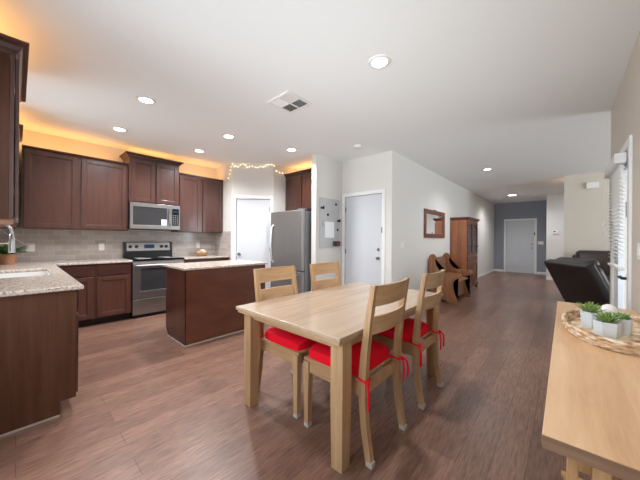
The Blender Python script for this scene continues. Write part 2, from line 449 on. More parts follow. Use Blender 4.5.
# pantry corner: stub, diagonal with door opening, stub
bm = NB(); box(bm, XW, -4.90, 2.83, 2.83+T, 0, ZC); struct('wall_pantry_side', bm, M['wall'])
pd_root = struct_root('wall_pantry', (-4.90, 2.83, 0), R(45))
L = 0.82
bm = NB()
box(bm, 0, 0.09, 0, T, 0, ZC); box(bm, 0.76, L, 0, T, 0, ZC); box(bm, 0.09, 0.76, 0, T, 2.05, ZC)
obj('wall_surface', bm, M['wall'], pd_root, local=True)
bm = NB(); box(bm, -4.32-T, -4.32, 3.41, 4.40, 0, ZC); struct('wall_fridge_left', bm, M['wall'])
bm = NB(); box(bm, -4.45, XP-0.1, 4.02, 4.02+T, 0, ZC); struct('wall_fridge_back', bm, M['wall'])
bm = NB(); box(bm, XP-0.105, XP, 3.45, YG+T, 0, ZC); struct('wall_partition', bm, M['wall'])
# garage-door wall with opening
GX0, GX1 = -3.12, -2.33
bm = NB(); box(bm, XP-0.02, GX0, YG, YG+T, 0, ZC); box(bm, GX1, XH, YG, YG+T, 0, ZC); box(bm, GX0, GX1, YG, YG+T, 2.06, ZC)
struct('wall_garage', bm, M['wall'])
bm = NB(); box(bm, XH-T, XH, YG+T, YE, 0, ZC); struct('wall_hall', bm, M['wall'])
# entry wall with front door opening
FX0, FX1 = -1.745, -0.850
bm = NB(); box(bm, XH-T, FX0, YE, YE+T, 0, ZC); box(bm, FX1, -0.44, YE, YE+T, 0, ZC); box(bm, FX0, FX1, YE, YE+T, 2.035, ZC)
struct('wall_entry', bm, M['grey_wall'])
bm = NB(); box(bm, -0.44, -0.44+T, YT+T, YE, 0, ZC); struct('wall_entry_side', bm, M['wall'])
bm = NB(); box(bm, -0.44, 2.6, YT, YT+T, 0, ZC); struct('wall_thermostat', bm, M['wall'])
bm = NB(); box(bm, -0.015, 4.6, YL, YL+T, 0, ZC); struct('wall_living', bm, M['wall_tan'])
bm = NB(); box(bm, 2.5, 2.6, YL+T, YT, 0, ZC); struct('wall_side_hall', bm, M['wall'])
# right wall with patio door opening
PY0, PY1, PZ = 3.24, 4.16, 2.035
bm = NB()
box(bm, XR, XR+0.15, YB-T, PY0, 0, ZC); box(bm, XR, XR+0.15, PY1, 4.516, 0, ZC); box(bm, XR, XR+0.15, PY0, PY1, PZ, ZC)
struct('wall_right', bm, M['wall_tan'])
# living side wall, out of view, with an opening added to let light in
bm = NB()
box(bm, 4.5, 4.6, 4.4, 5.1, 0, ZC); box(bm, 4.5, 4.6, 7.5, 8.45, 0, ZC); box(bm, 4.5, 4.6, 5.1, 7.5, 0, 0.7); box(bm, 4.5, 4.6, 5.1, 7.5, 2.3, ZC)
struct('wall_living_side', bm, M['wall_tan'])
bm = NB(); box(bm, XR+0.1, 4.6, 4.406, 4.516, 0, ZC); struct('wall_living_near', bm, M['wall_tan'])
# backsplash
bm = NB(); box(bm, XW, XW+0.008, YB, 2.83, 0.914, 1.372); o = struct('trim_backsplash', bm, M['tile_y'])
bm = NB(); box(bm, XW+0.008, -4.915, 2.822, 2.83, 0.914, 1.40); struct('trim_backsplash_side', bm, M['tile_x'])
bm = NB(); box(bm, XW+0.008, -2.63, YB, YB+0.008, 0.914, 1.30); struct('trim_backsplash_back', bm, M['tile_x'])
# baseboards
def baseboard(name, x0, x1, y0, y1):
    b = NB(); box(b, x0, x1, y0, y1, 0, 0.09, 0.004); struct(name, b, M['white'])
baseboard('baseboard_hall', XH, XH+0.014, YG+0.0, YE-0.015)
baseboard('baseboard_entry', XH+0.014, FX0-0.075, YE-0.014, YE)
baseboard('baseboard_entry_side', FX1+0.075, -0.44, YE-0.014, YE)
baseboard('baseboard_thermostat', -0.44, 2.5, YT-0.014, YT)
baseboard('baseboard_living', -0.015, 4.5, YL-0.014, YL)
baseboard('baseboard_right', XR-0.014, XR, YB, PY0-0.09)
baseboard('baseboard_garage', GX1+0.075, XH, YG-0.014, YG)
baseboard('baseboard_partition', XP, XP+0.014, 3.45, YG-0.02)

# ---- doors
def knob(bm, c, axis, r=0.028, l=0.055):
    Mx = {'-y': Matrix.Rotation(R(90), 4, 'X'), '-x': Matrix.Rotation(R(-90), 4, 'Y')}[axis]
    lathe(bm, [(0.026, 0), (0.026, 0.008), (0.010, 0.012), (0.010, l-0.03), (r*0.8, l-0.022), (r, l-0.010), (r*0.8, l), (0, l+0.003)], c, 16, Mx)
def hinges(parent, x, y, zs, local=False):
    for z in zs:
        b = NB(); box(b, x-0.012, x+0.012, y-0.008, y, z-0.045, z+0.045); obj('hinge', b, M['nickel'], parent, local=local)
# pantry door (local frame of the diagonal wall)
d1 = struct_root('door_1', (-4.90, 2.83, 0), R(45))
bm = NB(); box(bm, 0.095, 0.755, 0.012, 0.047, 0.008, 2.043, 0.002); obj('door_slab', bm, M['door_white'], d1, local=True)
bm = NB()
box(bm, 0.03, 0.092, -0.014, 0, 0, 2.047, 0.004); box(bm, 0.758, 0.82, -0.014, 0, 0, 2.047, 0.004); box(bm, 0.03, 0.82, -0.014, 0, 2.047, 2.11, 0.004)
obj('casing', bm, M['white'], d1, local=True)
bm = NB(); knob(bm, (0.155, 0.012, 0.955), '-y'); obj('door_knob', bm, M['nickel'], d1, True, True)
hinges(d1, 0.752, 0.012, (0.25, 1.05, 1.85), True)
# garage door
d2 = struct_root('door_2', ((GX0+GX1)/2, YG, 0))
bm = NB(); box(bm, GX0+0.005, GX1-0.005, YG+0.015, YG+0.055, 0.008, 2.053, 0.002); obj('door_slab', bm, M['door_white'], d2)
bm = NB()
box(bm, GX0-0.060, GX0+0.002, YG-0.014, YG, 0, 2.058, 0.004); box(bm, GX1-0.002, GX1+0.062, YG-0.014, YG, 0, 2.058, 0.004)
box(bm, GX0-0.062, GX1+0.062, YG-0.014, YG, 2.058, 2.122, 0.004)
obj('casing', bm, M['white'], d2)
bm = NB(); box(bm, GX0+0.006, GX1-0.006, YG+0.016, YG+0.03, 2.0535, 2.06); obj('weather_strip', bm, M['vent_dark'], d2)
bm = NB(); knob(bm, (GX1-0.075, YG+0.015, 0.935), '-y'); obj('door_knob', bm, M['nickel'], d2, True)
bm = NB(); knob(bm, (GX1-0.075, YG+0.015, 1.085), '-y', 0.022, 0.03); obj('deadbolt', bm, M['nickel'], d2, True)
bm = NB(); box(bm, GX1-0.008, GX1+0.012, YG-0.020, YG-0.012, 1.37, 1.47); obj('strike_plate', bm, M['nickel'], d2)
hinges(d2, GX0+0.01, YG+0.014, (0.25, 1.03, 1.82))
# front door, six panels
d3 = struct_root('door_3', ((FX0+FX1)/2, YE, 0))
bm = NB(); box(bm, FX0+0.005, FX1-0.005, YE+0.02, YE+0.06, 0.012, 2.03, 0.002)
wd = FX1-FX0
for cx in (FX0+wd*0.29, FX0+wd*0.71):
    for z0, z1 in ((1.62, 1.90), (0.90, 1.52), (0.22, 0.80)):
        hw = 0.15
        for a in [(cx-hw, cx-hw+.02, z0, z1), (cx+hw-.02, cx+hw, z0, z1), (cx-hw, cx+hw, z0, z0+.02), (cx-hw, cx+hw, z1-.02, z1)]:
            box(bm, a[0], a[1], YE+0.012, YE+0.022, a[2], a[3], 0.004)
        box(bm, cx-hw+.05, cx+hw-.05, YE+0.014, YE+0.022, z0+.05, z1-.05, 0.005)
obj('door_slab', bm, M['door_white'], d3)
bm = NB()
box(bm, FX0-0.068, FX0, YE-0.016, YE, 0, 2.032, 0.004); box(bm, FX1, FX1+0.068, YE-0.016, YE, 0, 2.032, 0.004); box(bm, FX0-0.068, FX1+0.068, YE-0.016, YE, 2.032, 2.10, 0.004)
obj('casing', bm, M['white'], d3)
bm = NB(); knob(bm, (FX1-0.07, YE+0.02, 0.97), '-y'); obj('door_knob', bm, M['nickel'], d3, True)
bm = NB(); knob(bm, (FX1-0.07, YE+0.02, 1.12), '-y', 0.026, 0.03); obj('deadbolt', bm, M['nickel'], d3, True)
bm = NB(); box(bm, FX1-0.015, FX1+0.018, YE-0.026, YE-0.014, 1.46, 1.56); obj('door_latch', bm, M['black'], d3)
bm = NB(); box(bm, FX0, FX1, YE-0.02, YE+0.05, 0, 0.012); obj('threshold', bm, M['nickel'], d3)
# patio door: glazed leaf in the right wall
d4 = struct_root('door_4', (XR, (PY0+PY1)/2, 0))
bm = NB()
xs0, xs1 = XR+0.012, XR+0.055
for a in [(PY0+.01, PY0+.13, 0.01, PZ-.01), (PY1-.13, PY1-.01, 0.01, PZ-.01), (PY0+.13, PY1-.13, 0.01, 0.24), (PY0+.13, PY1-.13, PZ-.15, PZ-.01)]:
    box(bm, xs0, xs1, a[0], a[1], a[2], a[3], 0.003)
obj('door_frame', bm, M['door_white'], d4)
bm = NB(); box(bm, XR+0.030, XR+0.036, PY0+.13, PY1-.13, 0.24, PZ-.15); obj('pane', bm, M['glass'], d4)
bm = NB()
box(bm, XR-0.018, XR, PY0-0.082, PY0+0.004, 0, PZ-.02, 0.004); box(bm, XR-0.018, XR, PY1-0.004, PY1+0.082, 0, PZ-.02, 0.004); box(bm, XR-0.018, XR, PY0-0.082, PY1+0.082, PZ-0.02, 2.08, 0.004)
obj('casing', bm, M['white'], d4)
bm = NB()
lathe(bm, [(0.03, 0), (0.03, 0.008), (0.012, 0.014), (0.012, 0.05)], (XR+0.012, PY0+0.075, 0.955), 14, Matrix.Rotation(R(-90), 4, 'Y'))
tube(bm, [(XR-0.035, PY0+0.075, 0.955), (XR-0.042, PY0+0.11, 0.962), (XR-0.042, PY0+0.15, 0.958), (XR-0.038, PY0+0.19, 0.950)], [0.012, 0.013, 0.012, 0.009], 10)
obj('lever_handle', bm, M['bronze'], d4, True)
bm = NB(); lathe(bm, [(0.026, 0), (0.026, 0.01), (0.018, 0.02), (0, 0.022)], (XR+0.012, PY0+0.075, 1.095), 14, Matrix.Rotation(R(-90), 4, 'Y')); obj('deadbolt', bm, M['bronze'], d4, True)
for z in (1.45,):
    bm = NB(); box(bm, XR-0.024, XR-0.017, PY0-0.006, PY0+0.016, z, z+0.12); obj('strike_plate', bm, M['nickel'], d4)
# fence rails seen through the glass
fr = thing('deck_railing', 'white slatted deck railing outside the glass patio door', 'railing', (1.6, 4.4, 0))
bm = NB(); box(bm, 1.57, 1.63, 3.0, 7.0, 1.0, 1.07); obj('top_rail', bm, M['white'], fr)
bm = NB()
yy = 3.0
while yy < 7.0:
    box(bm, 1.58, 1.62, yy, yy+0.05, 0.05, 1.0); yy += 0.13
o = obj('baluster', bm, M['white'], fr); o['kind'] = 'stuff'
bm = NB(); box(bm, 0.55, 1.9, 2.4, 4.38, -0.12, -0.02); struct('ground_deck', bm, plain('deck_boards', srgb(150, 150, 150), 0.8))

# ================================================================== KITCHEN CABINETS
def face_box(bm, face, P, u0, u1, v0, v1, w0, w1, bev=0.0):
    if face == 'X+': box(bm, P+w0, P+w1, u0, u1, v0, v1, bev)
    elif face == 'X-': box(bm, P-w1, P-w0, u0, u1, v0, v1, bev)
    elif face == 'Y+': box(bm, u0, u1, P+w0, P+w1, v0, v1, bev)
    elif face == 'Y-': box(bm, u0, u1, P-w1, P-w0, v0, v1, bev)

def shaker(name, face, P, u0, u1, v0, v1, parent, rail=0.058, mat=None):
    """a framed door leaf with recessed panel standing 20 mm proud of plane P"""
    b = NB()
    face_box(b, face, P, u0, u0+rail, v0, v1, 0.001, 0.021, 0.003)
    face_box(b, face, P, u1-rail, u1, v0, v1, 0.001, 0.021, 0.003)
    face_box(b, face, P, u0+rail, u1-rail, v0, v0+rail, 0.001, 0.021, 0.003)
    face_box(b, face, P, u0+rail, u1-rail, v1-rail, v1, 0.001, 0.021, 0.003)
    face_box(b, face, P, u0+rail-0.004, u1-rail+0.004, v0+rail-0.004, v1-rail+0.004, 0.001, 0.010)
    # small inner bead
    q = rail+0.008
    for a in [(u0+rail, u0+q, v0+rail, v1-rail), (u1-q, u1-rail, v0+rail, v1-rail), (u0+rail, u1-rail, v0+rail, v0+q), (u0+rail, u1-rail, v1-q, v1-rail)]:
        face_box(b, face, P, a[0], a[1], a[2], a[3], 0.009, 0.015, 0.002)
    return obj(name, b, mat or M['cab'], parent)

def drawer_front(face, P, u0, u1, v0, v1, parent):
    b = NB(); face_box(b, face, P, u0, u1, v0, v1, 0.001, 0.021, 0.004)
    return obj('drawer', b, M['cab_h'] if face[0] == 'X' else M['cab_hx'], parent)

def crown(bm, pts, prof):
    """sweep a profile [(out,z)] along plan polyline pts (open), mitred; 'out' is to the right of travel"""
    n = len(pts); norm = []
    for i in range(n-1):
        d = Vector(pts[i+1]) - Vector(pts[i]); d.normalize(); norm.append(Vector((d.y, -d.x)))
    t = bmesh.new(); rings = []
    for i in range(n):
        if i == 0: m = norm[0]
        elif i == n-1: m = norm[-1]
        else:
            s = norm[i-1] + norm[i]; m = s / (s.dot(norm[i]))
        rings.append([t.verts.new((pts[i][0]+m.x*o, pts[i][1]+m.y*o, z)) for o, z in prof])
    k = len(prof)
    for a, b in zip(rings, rings[1:]):
        for j in range(k): t.faces.new((a[j], a[(j+1) % k], b[(j+1) % k], b[j]))
    t.faces.new(rings[0]); t.faces.new(list(reversed(rings[-1])))
    merge(bm, t)
def crown_prof(z, out=0.055, h=0.085):
    return [(-0.02, z), (0.004, z), (0.008, z+h*0.2), (out*0.35, z+h*0.35), (out*0.55, z+h*0.62), (out*0.9, z+h*0.75), (out, z+h*0.8), (out, z+h), (-0.02, z+h)]
def small_crown(z): return [(-0.02, z-0.02), (0.006, z-0.02), (0.010, z), (0.022, z+0.008), (0.026, z+0.03), (-0.02, z+0.03)]

UB, UT = 1.372, 2.42
XU = -5.23
# uppers left of the microwave
t = thing('wall_cabinet', 'dark cherry two-door wall cabinet between the sink corner and the microwave', 'cabinet', (XW, 0.61, UB), group='kitchen wall cabinets')
bm = NB(); box(bm, XW, XU, 0.035, 1.188, UB, UT); obj('carcass', bm, M['cab'], t)
shaker('door', 'X+', XU, 0.055, 0.578, UB+0.012, UT-0.012, t); shaker('door', 'X+', XU, 0.618, 1.168, UB+0.012, UT-0.012, t)
bm = NB(); crown(bm, [(XU, 1.188), (XU, 0.035)], [(-o, z) for o, z in small_crown(UT)]); obj('crown', bm, M['cab_h'], t)
# above the microwave
XM = -5.185
t = thing('wall_cabinet', 'tall-set dark cherry wall cabinet with crown moulding above the microwave', 'cabinet', (XW, 1.57, 1.84), group='kitchen wall cabinets')
bm = NB(); box(bm, XW, XM, 1.192, 1.948, 1.835, 2.545); obj('carcass', bm, M['cab'], t)
shaker('door', 'X+', XM, 1.215, 1.558, 1.85, 2.53, t); shaker('door', 'X+', XM, 1.580, 1.925, 1.85, 2.53, t)
bm = NB(); crown(bm, [(XW+0.02, 1.192), (XM, 1.192), (XM, 1.948), (XW+0.02, 1.948)], crown_prof(2.545, 0.06, 0.075)); obj('crown', bm, M['cab_h'], t)
# right of the microwave
t = thing('wall_cabinet', 'dark cherry two-door wall cabinet between the microwave and the pantry wall', 'cabinet', (XW, 2.39, UB), group='kitchen wall cabinets')
bm = NB(); box(bm, XW, XU, 1.953, 2.815, UB, UT); obj('carcass', bm, M['cab'], t)
shaker('door', 'X+', XU, 1.975, 2.362, UB+0.012, UT-0.012, t); shaker('door', 'X+', XU, 2.402, 2.795, UB+0.012, UT-0.012, t)
bm = NB(); crown(bm, [(XU, 2.815), (XU, 1.953)], [(-o, z) for o, z in small_crown(UT)]); obj('crown', bm, M['cab_h'], t)
# sink-wall cabinet nearest the camera
YU = -0.015
t = thing('wall_cabinet', 'wall cabinet seen end-on above the sink counter with a grey-brown side panel', 'cabinet', (-3.2, YB, UB), group='kitchen wall cabinets')
bm = NB(); box(bm, -3.60, -2.63, YB+.009, YU-.022, UB, UT); obj('carcass', bm, M['end_panel'], t)
bm = NB(); box(bm, -3.60, -2.626, YU-.021, YU-.001, UB, UT, 0.002); obj('face_frame', bm, M['cab'], t)
shaker('door', 'Y+', YU, -3.585, -3.125, UB+0.012, UT-0.012, t); shaker('door', 'Y+', YU, -3.105, -2.645, UB+0.012, UT-0.012, t)
bm = NB(); crown(bm, [(-2.63, YB+0.02), (-2.63, YU), (-3.60, YU), (-3.60, YB+0.02)], crown_prof(UT, 0.062, 0.085)); obj('crown', bm, M['cab_hx'], t)
for x in (-2.66, -3.1):
    for z in (1.55, 2.2):
        bm = NB(); box(bm, x-0.012, x+0.012, YU-0.002, YU+0.004, z-0.02, z+0.02); obj('hinge', bm, M['chrome'], t)
bm = NB(); box(bm, -3.58, -2.65, YB+0.01, YU-0.01, UB-0.006, UB); obj('underside', bm, M['orange_under'], t)
t = thing('wall_cabinet', 'narrow wall cabinet in the kitchen corner over the potted plant', 'cabinet', (-5.1, YB, UB), group='kitchen wall cabinets')
bm = NB(); box(bm, XW+.01, -4.52, YB+.01, YU, UB, UT); obj('carcass', bm, M['cab'], t)
shaker('door', 'Y+', YU, -5.20, -4.54, UB+0.012, UT-0.012, t)
bm = NB(); crown(bm, [(-4.52, YB+0.02), (-4.52, YU), (XU+0.03, YU)], crown_prof(UT, 0.055, 0.08)); obj('crown', bm, M['cab_hx'], t)
# over the fridge
YF = 3.72
t = thing('wall_cabinet', 'reddish brown wall cabinet above the refrigerator beside the white partition', 'cabinet', (-3.8, 4.02, 1.83), group='kitchen wall cabinets')
bm = NB(); box(bm, -4.315, XP-0.107, YF, 4.02, 1.825, 2.52); obj('carcass', bm, M['cab'], t)
shaker('door', 'Y-', YF, -4.29, -3.83, 1.84, 2.505, t); shaker('door', 'Y-', YF, -3.79, -3.325, 1.84, 2.505, t)
bm = NB(); crown(bm, [(-4.315, YF), (XP-0.107, YF)], crown_prof(2.52, 0.05, 0.065)); obj('crown', bm, M['cab_hx'], t)

# base cabinets ------------------------------------------------------
XBF = -4.965
def base_unit(label, y0, y1, splits, group='kitchen base cabinets'):
    t = thing('base_cabinet', label, 'cabinet', (XW, (y0+y1)/2, 0), group=group)
    b = NB(); box(b, XW+.012, XBF, y0, y1, 0.105, 0.882); obj('carcass', b, M['cab'], t)
    b = NB(); box(b, XW+.012, XBF-0.07, y0, y1, 0, 0.105); obj('toe_kick', b, M['toe'], t)
    for a, c in splits:
        drawer_front('X+', XBF, a, c, 0.715, 0.865, t)
        shaker('door', 'X+', XBF, a, c, 0.12, 0.695, t)
    return t
base_unit('dark cherry base cabinet in the corner next to the sink counter', 0.34, 0.742, [(0.36, 0.715)])
base_unit('dark cherry base cabinet left of the stove with one wide drawer', 0.745, 1.182, [(0.765, 1.165)])
base_unit('dark cherry base cabinet right of the stove behind the island', 1.958, 2.815, [(1.975, 2.38), (2.40, 2.80)])
# sink run
YS = 0.285
t = thing('sink_cabinet', 'sink base cabinet with plain brown end panel at the left', 'cabinet', (-4.0, YB, 0), group='kitchen base cabinets')
bm = NB(); box(bm, -4.93, -2.652, YB+.01, YS, 0.105, 0.66); box(bm, -4.93, -4.42, YB+.01, YS, 0.66, 0.882); box(bm, -3.40, -2.652, YB+.01, YS, 0.66, 0.882); box(bm, -4.42, -3.40, 0.27, YS, 0.66, 0.882)
obj('carcass', bm, M['cab'], t)
bm = NB(); box(bm, -4.93, -2.70, YB+.01, YS-0.08, 0, 0.105); obj('toe_kick', bm, M['toe'], t)
bm = NB(); prism(bm, [(YB+.01, 0.0), (0.205, 0.0), (0.205, 0.105), (YS+0.006, 0.105), (YS+0.006, 0.882), (YB+.01, 0.882)], 'x', -2.652, -2.632); obj('end_panel', bm, M['end_panel'], t)
bm = NB(); box(bm, -2.632, -2.624, YB+.03, 0.205, 0, 0.014, 0.002); obj('edge_bead', bm, M['edge_trim'], t)
for a, c in ((-3.06, -2.665), (-3.50, -3.08), (-3.98, -3.52), (-4.46, -4.0), (-4.92, -4.48)):
    drawer_front('Y+', YS, a, c, 0.715, 0.865, t); shaker('door', 'Y+', YS, a, c, 0.12, 0.695, t)

# worktops
def slab(bm, x0, x1, y0, y1): box(bm, x0, x1, y0, y1, 0.884, 0.914, 0.008, 2)
bm = NB()
# L shape with the sink cut-out (x -4.29..-3.55, y -0.17..0.22)
SX0, SX1, SY0, SY1 = -4.30, -3.50, -0.20, 0.215
pts = [(XW+.009, YB+.009), (-2.60, YB+.009), (-2.60, 0.327), (-4.92, 0.327), (-4.92, 1.187), (XW+.009, 1.187)]
t2 = bmesh.new()
ov = [t2.verts.new((x, y, 0.914)) for x, y in pts]
oe = [t2.edges.new((ov[i], ov[(i+1) % 6])) for i in range(6)]
ivp = [(SX0, SY0), (SX1, SY0), (SX1, SY1), (SX0, SY1)]
iv = [t2.verts.new((x, y, 0.914)) for x, y in ivp]
ie = [t2.edges.new((iv[i], iv[(i+1) % 4])) for i in range(4)]
bmesh.ops.triangle_fill(t2, use_beauty=True, use_dissolve=True, edges=oe+ie)
for f in list(t2.faces):
    c = f.calc_center_median()
    if SX0 < c.x < SX1 and SY0 < c.y < SY1: t2.faces.remove(f)
r = bmesh.ops.extrude_face_region(t2, geom=list(t2.faces))
bmesh.ops.translate(t2, verts=[g for g in r['geom'] if isinstance(g, bmesh.types.BMVert)], vec=(0, 0, -0.032))
bmesh.ops.recalc_face_normals(t2, faces=t2.faces)
es = [e for e in t2.edges if len(e.link_faces) == 2 and abs(e.calc_face_angle(0)) > 1.0 and abs(e.verts[0].co.z-e.verts[1].co.z) < 1e-4]
bmesh.ops.bevel(t2, geom=es, offset=0.009, segments=3, affect='EDGES', profile=0.5)
merge(bm, t2)
single('worktop', bm, M['granite'], 'L-shaped speckled granite worktop with the sink cut into it', 'worktop', loc=(-4.0, 0, 0.882))
bm = NB(); box(bm, XW+.009, -4.92, 1.953, 2.819, 0.884, 0.914, 0.008); single('worktop', bm, M['granite'], 'short granite worktop right of the stove under the egg basket', 'worktop', loc=(XW+.3, 2.4, 0.884))
# sink
bm = NB()
x0, x1, y0, y1 = SX0-0.012, SX1+0.012, SY0-0.012, SY1+0.012
box(bm, x0, x0+0.012, y0, y1, 0.69, 0.881); box(bm, x1-0.012, x1, y0, y1, 0.69, 0.881); box(bm, x0, x1, y0, y0+0.012, 0.69, 0.881); box(bm, x0, x1, y1-0.012, y1, 0.69, 0.881); box(bm, x0, x1, y0, y1, 0.68, 0.692)
t = thing('sink', 'white undermount sink basin set in the granite worktop', 'sink', ((x0+x1)/2, (y0+y1)/2, 0.68))
obj('basin', bm, M['sinksteel'], t)
bm = NB(); lathe(bm, [(0.045, 0), (0.045, 0.004), (0.03, 0.006), (0, 0.003)], (-3.9, 0.0, 0.692), 16); obj('drain', bm, M['chrome'], t, True)
# faucet
t = thing('faucet', 'chrome pull-down kitchen faucet standing behind the sink', 'faucet', (-3.62, -0.26, 0.914))
FXc = -3.62
bm = NB(); lathe(bm, [(0.028, 0), (0.028, 0.02), (0.018, 0.03), (0.016, 0.20), (0.014, 0.21)], (FXc, -0.26, 0.914), 16); obj('base', bm, M['chrome'], t, True)
bm = NB(); arc = [(FXc, -0.26, 1.10), (FXc, -0.26, 1.30)] + [(FXc, -0.145-0.115*math.cos(a), 1.30+0.10*math.sin(a)) for a in [PI*k/8 for k in range(1, 8)]] + [(FXc, -0.03, 1.30), (FXc, -0.03, 1.27)]
tube(bm, arc, 0.012, 10); obj('spout', bm, M['chrome'], t, True)
bm = NB(); lathe(bm, [(0.012, 0.16), (0.016, 0.15), (0.019, 0.10), (0.021, 0.05), (0.023, 0.0), (0.018, -0.004), (0, -0.004)], (FXc, -0.03, 1.125), 16); obj('spray_head', bm, M['chrome'], t, True)
bm = NB(); tube(bm, [(FXc, -0.26, 1.205), (FXc, -0.045, 1.205)], 0.007, 8); obj('docking_arm', bm, M['chrome'], t, True)
bm = NB(); tube(bm, [(FXc+0.02, -0.26, 1.0), (FXc+0.09, -0.25, 1.05)], 0.007, 8); obj('lever', bm, M['chrome'], t, True)

# potted plant in the corner
t = thing('potted_plant', 'dark green plant in a woven terracotta pot on the sink counter', 'plant', (-5.22, -0.075, 0.914))
bm = NB(); lathe(bm, [(0.066, 0), (0.074, 0.06), (0.078, 0.13), (0.070, 0.13), (0.066, 0.11), (0, 0.11)], (-5.22, -0.075, 0.914), 24); obj('pot', bm, M['copperpot'], t, True)
bm = NB(); lathe(bm, [(0.066, 0), (0.05, 0.01), (0, 0.014)], (-5.22, -0.075, 1.022), 20); obj('soil', bm, M['soil'], t)
def leaf(bm, base, az, tilt, ln, wd, curl=0.5, seg=5, thick=0.0):
    """a tapering blade with a folded midrib; thick>0 gives a fleshy leaf"""
    tt = bmesh.new(); rows = []; p = Vector(base); ang = tilt
    dirh = Vector((math.cos(az), math.sin(az), 0)); side = Vector((-math.sin(az), math.cos(az), 0))
    for i in range(seg+1):
        s = i/seg; wv = wd*(math.sin(PI*(0.18+0.82*s))**0.8 if s < 1 else 0.02)
        d = dirh*math.cos(ang) + Vector((0, 0, 1))*math.sin(ang); nrm = -dirh*math.sin(ang) + Vector((0, 0, 1))*math.cos(ang)
        rows.append([tt.verts.new(p-side*wv+nrm*wv*0.35), tt.verts.new(p+nrm*thick*(1-s*0.7)), tt.verts.new(p+side*wv+nrm*wv*0.35), tt.verts.new(p-nrm*(thick*(1-s*0.7)+0.0008))])
        p = p + d*(ln/seg); ang -= curl/seg
    for a, b in zip(rows, rows[1:]):
        for k in range(4): tt.faces.new((a[k], a[(k+1) % 4], b[(k+1) % 4], b[k]))
    tt.faces.new(rows[0]); tt.faces.new(list(reversed(rows[-1])))
    merge(bm, tt)
bm = NB()
for i in range(34):
    az = i*2.399; tl = R(random.uniform(25, 80))
    leaf(bm, (-5.22+0.02*math.cos(az), -0.075+0.02*math.sin(az), 1.03), az, tl, random.uniform(0.13, 0.22), random.uniform(0.018, 0.028), random.uniform(0.5, 1.2))
obj('leaves', bm, M['leaf_dark'], t)

# wall plates -------------------------------------------------------
def outlet(label, face, P, u, z, w=0.072, h=0.115, slots=True, name='wall_outlet', cat='outlet', group='wall outlets'):
    loc = {'X+': (P, u, z), 'X-': (P, u, z), 'Y-': (u, P, z)}[face]
    t = thing(name, label, cat, loc, group=group)
    b = NB(); face_box(b, face, P, u-w/2, u+w/2, z-h/2, z+h/2, 0, 0.006, 0.002); obj('cover_plate', b, M['plastic'], t)
    if slots:
        for dz in (-0.024, 0.024):
            b = NB(); face_box(b, face, P, u-0.016, u+0.016, z+dz-0.015, z+dz+0.015, 0.005, 0.0085, 0.003); obj('socket', b, M['plastic'], t)
    else:
        n = max(1, round(w/0.05) - 0) if w > 0.1 else 1
        for k in range(n):
            c = u + (k-(n-1)/2)*0.046
            b = NB(); face_box(b, face, P, c-0.016, c+0.016, z-0.033, z+0.033, 0.005, 0.010, 0.002); obj('rocker', b, M['plastic'], t)
    return t
outlet('white outlet with a white cord plugged in, near the potted plant', 'X+', XW+.008, 0.125, 1.113, 0.085, 0.115)
outlet('white outlet on grey tile just left of the stove', 'X+', XW+.008, 0.91, 1.107)
outlet('white outlet on grey tile above the egg basket', 'X+', XW+.008, 2.46, 1.115)
outlet('white light switch on the hall wall between the garage door and mirror', 'X+', XH, 4.585, 1.165, 0.115, 0.115, False, 'light_switch', 'switch', 'light switches')
outlet('white light switch on the grey wall beside the front door', 'Y-', YE, -0.665, 1.17, 0.16, 0.115, False, 'light_switch', 'switch', 'light switches')
outlet('white light switch on the right wall beside the patio door', 'X-', XR, 2.86, 1.19, 0.115, 0.115, False, 'light_switch', 'switch', 'light switches')
outlet('white low outlet near the floor at the far end of the hall wall', 'X+', XH, 11.5, 0.34)
# power cord
t = thing('power_cord', 'thin white cord curving from the outlet up to the cabinets', 'cord', (XW+.02, 0.10, 1.13))
bm = NB(); tube(bm, [(XW+.026, 0.105, 1.135), (XW+.05, 0.075, 1.155), (XW+.08, 0.02, 1.20), (XW+.12, -0.06, 1.27), (XW+.16, -0.12, 1.33), (XW+.2, -0.16, 1.366)], 0.005, 6); obj('cable', bm, M['plastic'], t, True)
bm = NB(); box(bm, XW+.017, XW+.05, 0.095, 0.125, 1.12, 1.15, 0.005); obj('plug', bm, M['plastic'], t)

# microwave ----------------------------------------------------------
XMW = -5.15
t = thing('microwave', 'stainless over-the-range microwave with black window', 'microwave', (XW, 1.57, 1.40))
bm = NB(); box(bm, XW, XMW, 1.194, 1.946, 1.402, 1.83); obj('body', bm, M['black'], t)
bm = NB()
for a in [(1.194, 1.235, 1.405, 1.828), (1.235, 1.735, 1.405, 1.470), (1.235, 1.735, 1.765, 1.828), (1.735, 1.795, 1.405, 1.828)]:
    box(bm, XMW+.001, XMW+.028, a[0], a[1], a[2], a[3], 0.003)
obj('door', bm, M['steel'], t)
bm = NB(); box(bm, XMW+.001, XMW+.020, 1.235, 1.735, 1.470, 1.765); w_ = obj('window', bm, M['dark_window'], t)
bm = NB(); box(bm, XMW+.001, XMW+.028, 1.797, 1.946, 1.405, 1.828, 0.003); cp = obj('control_panel', bm, M['steel'], t)
bm = NB(); box(bm, XMW+.026, XMW+.030, 1.815, 1.928, 1.475, 1.77); obj('keypad', bm, M['blackglass'], t)
for r_ in range(5):
    for c_ in range(3):
        bm = NB(); box(bm, XMW+.0295, XMW+.0312, 1.827+c_*.033, 1.847+c_*.033, 1.50+r_*.036, 1.516+r_*.036); obj('key', bm, M['steel_dark'], cp)
bm = NB(); box(bm, XMW+.0295, XMW+.0312, 1.83, 1.915, 1.70, 1.74); obj('clock_display', bm, M['display'], t)
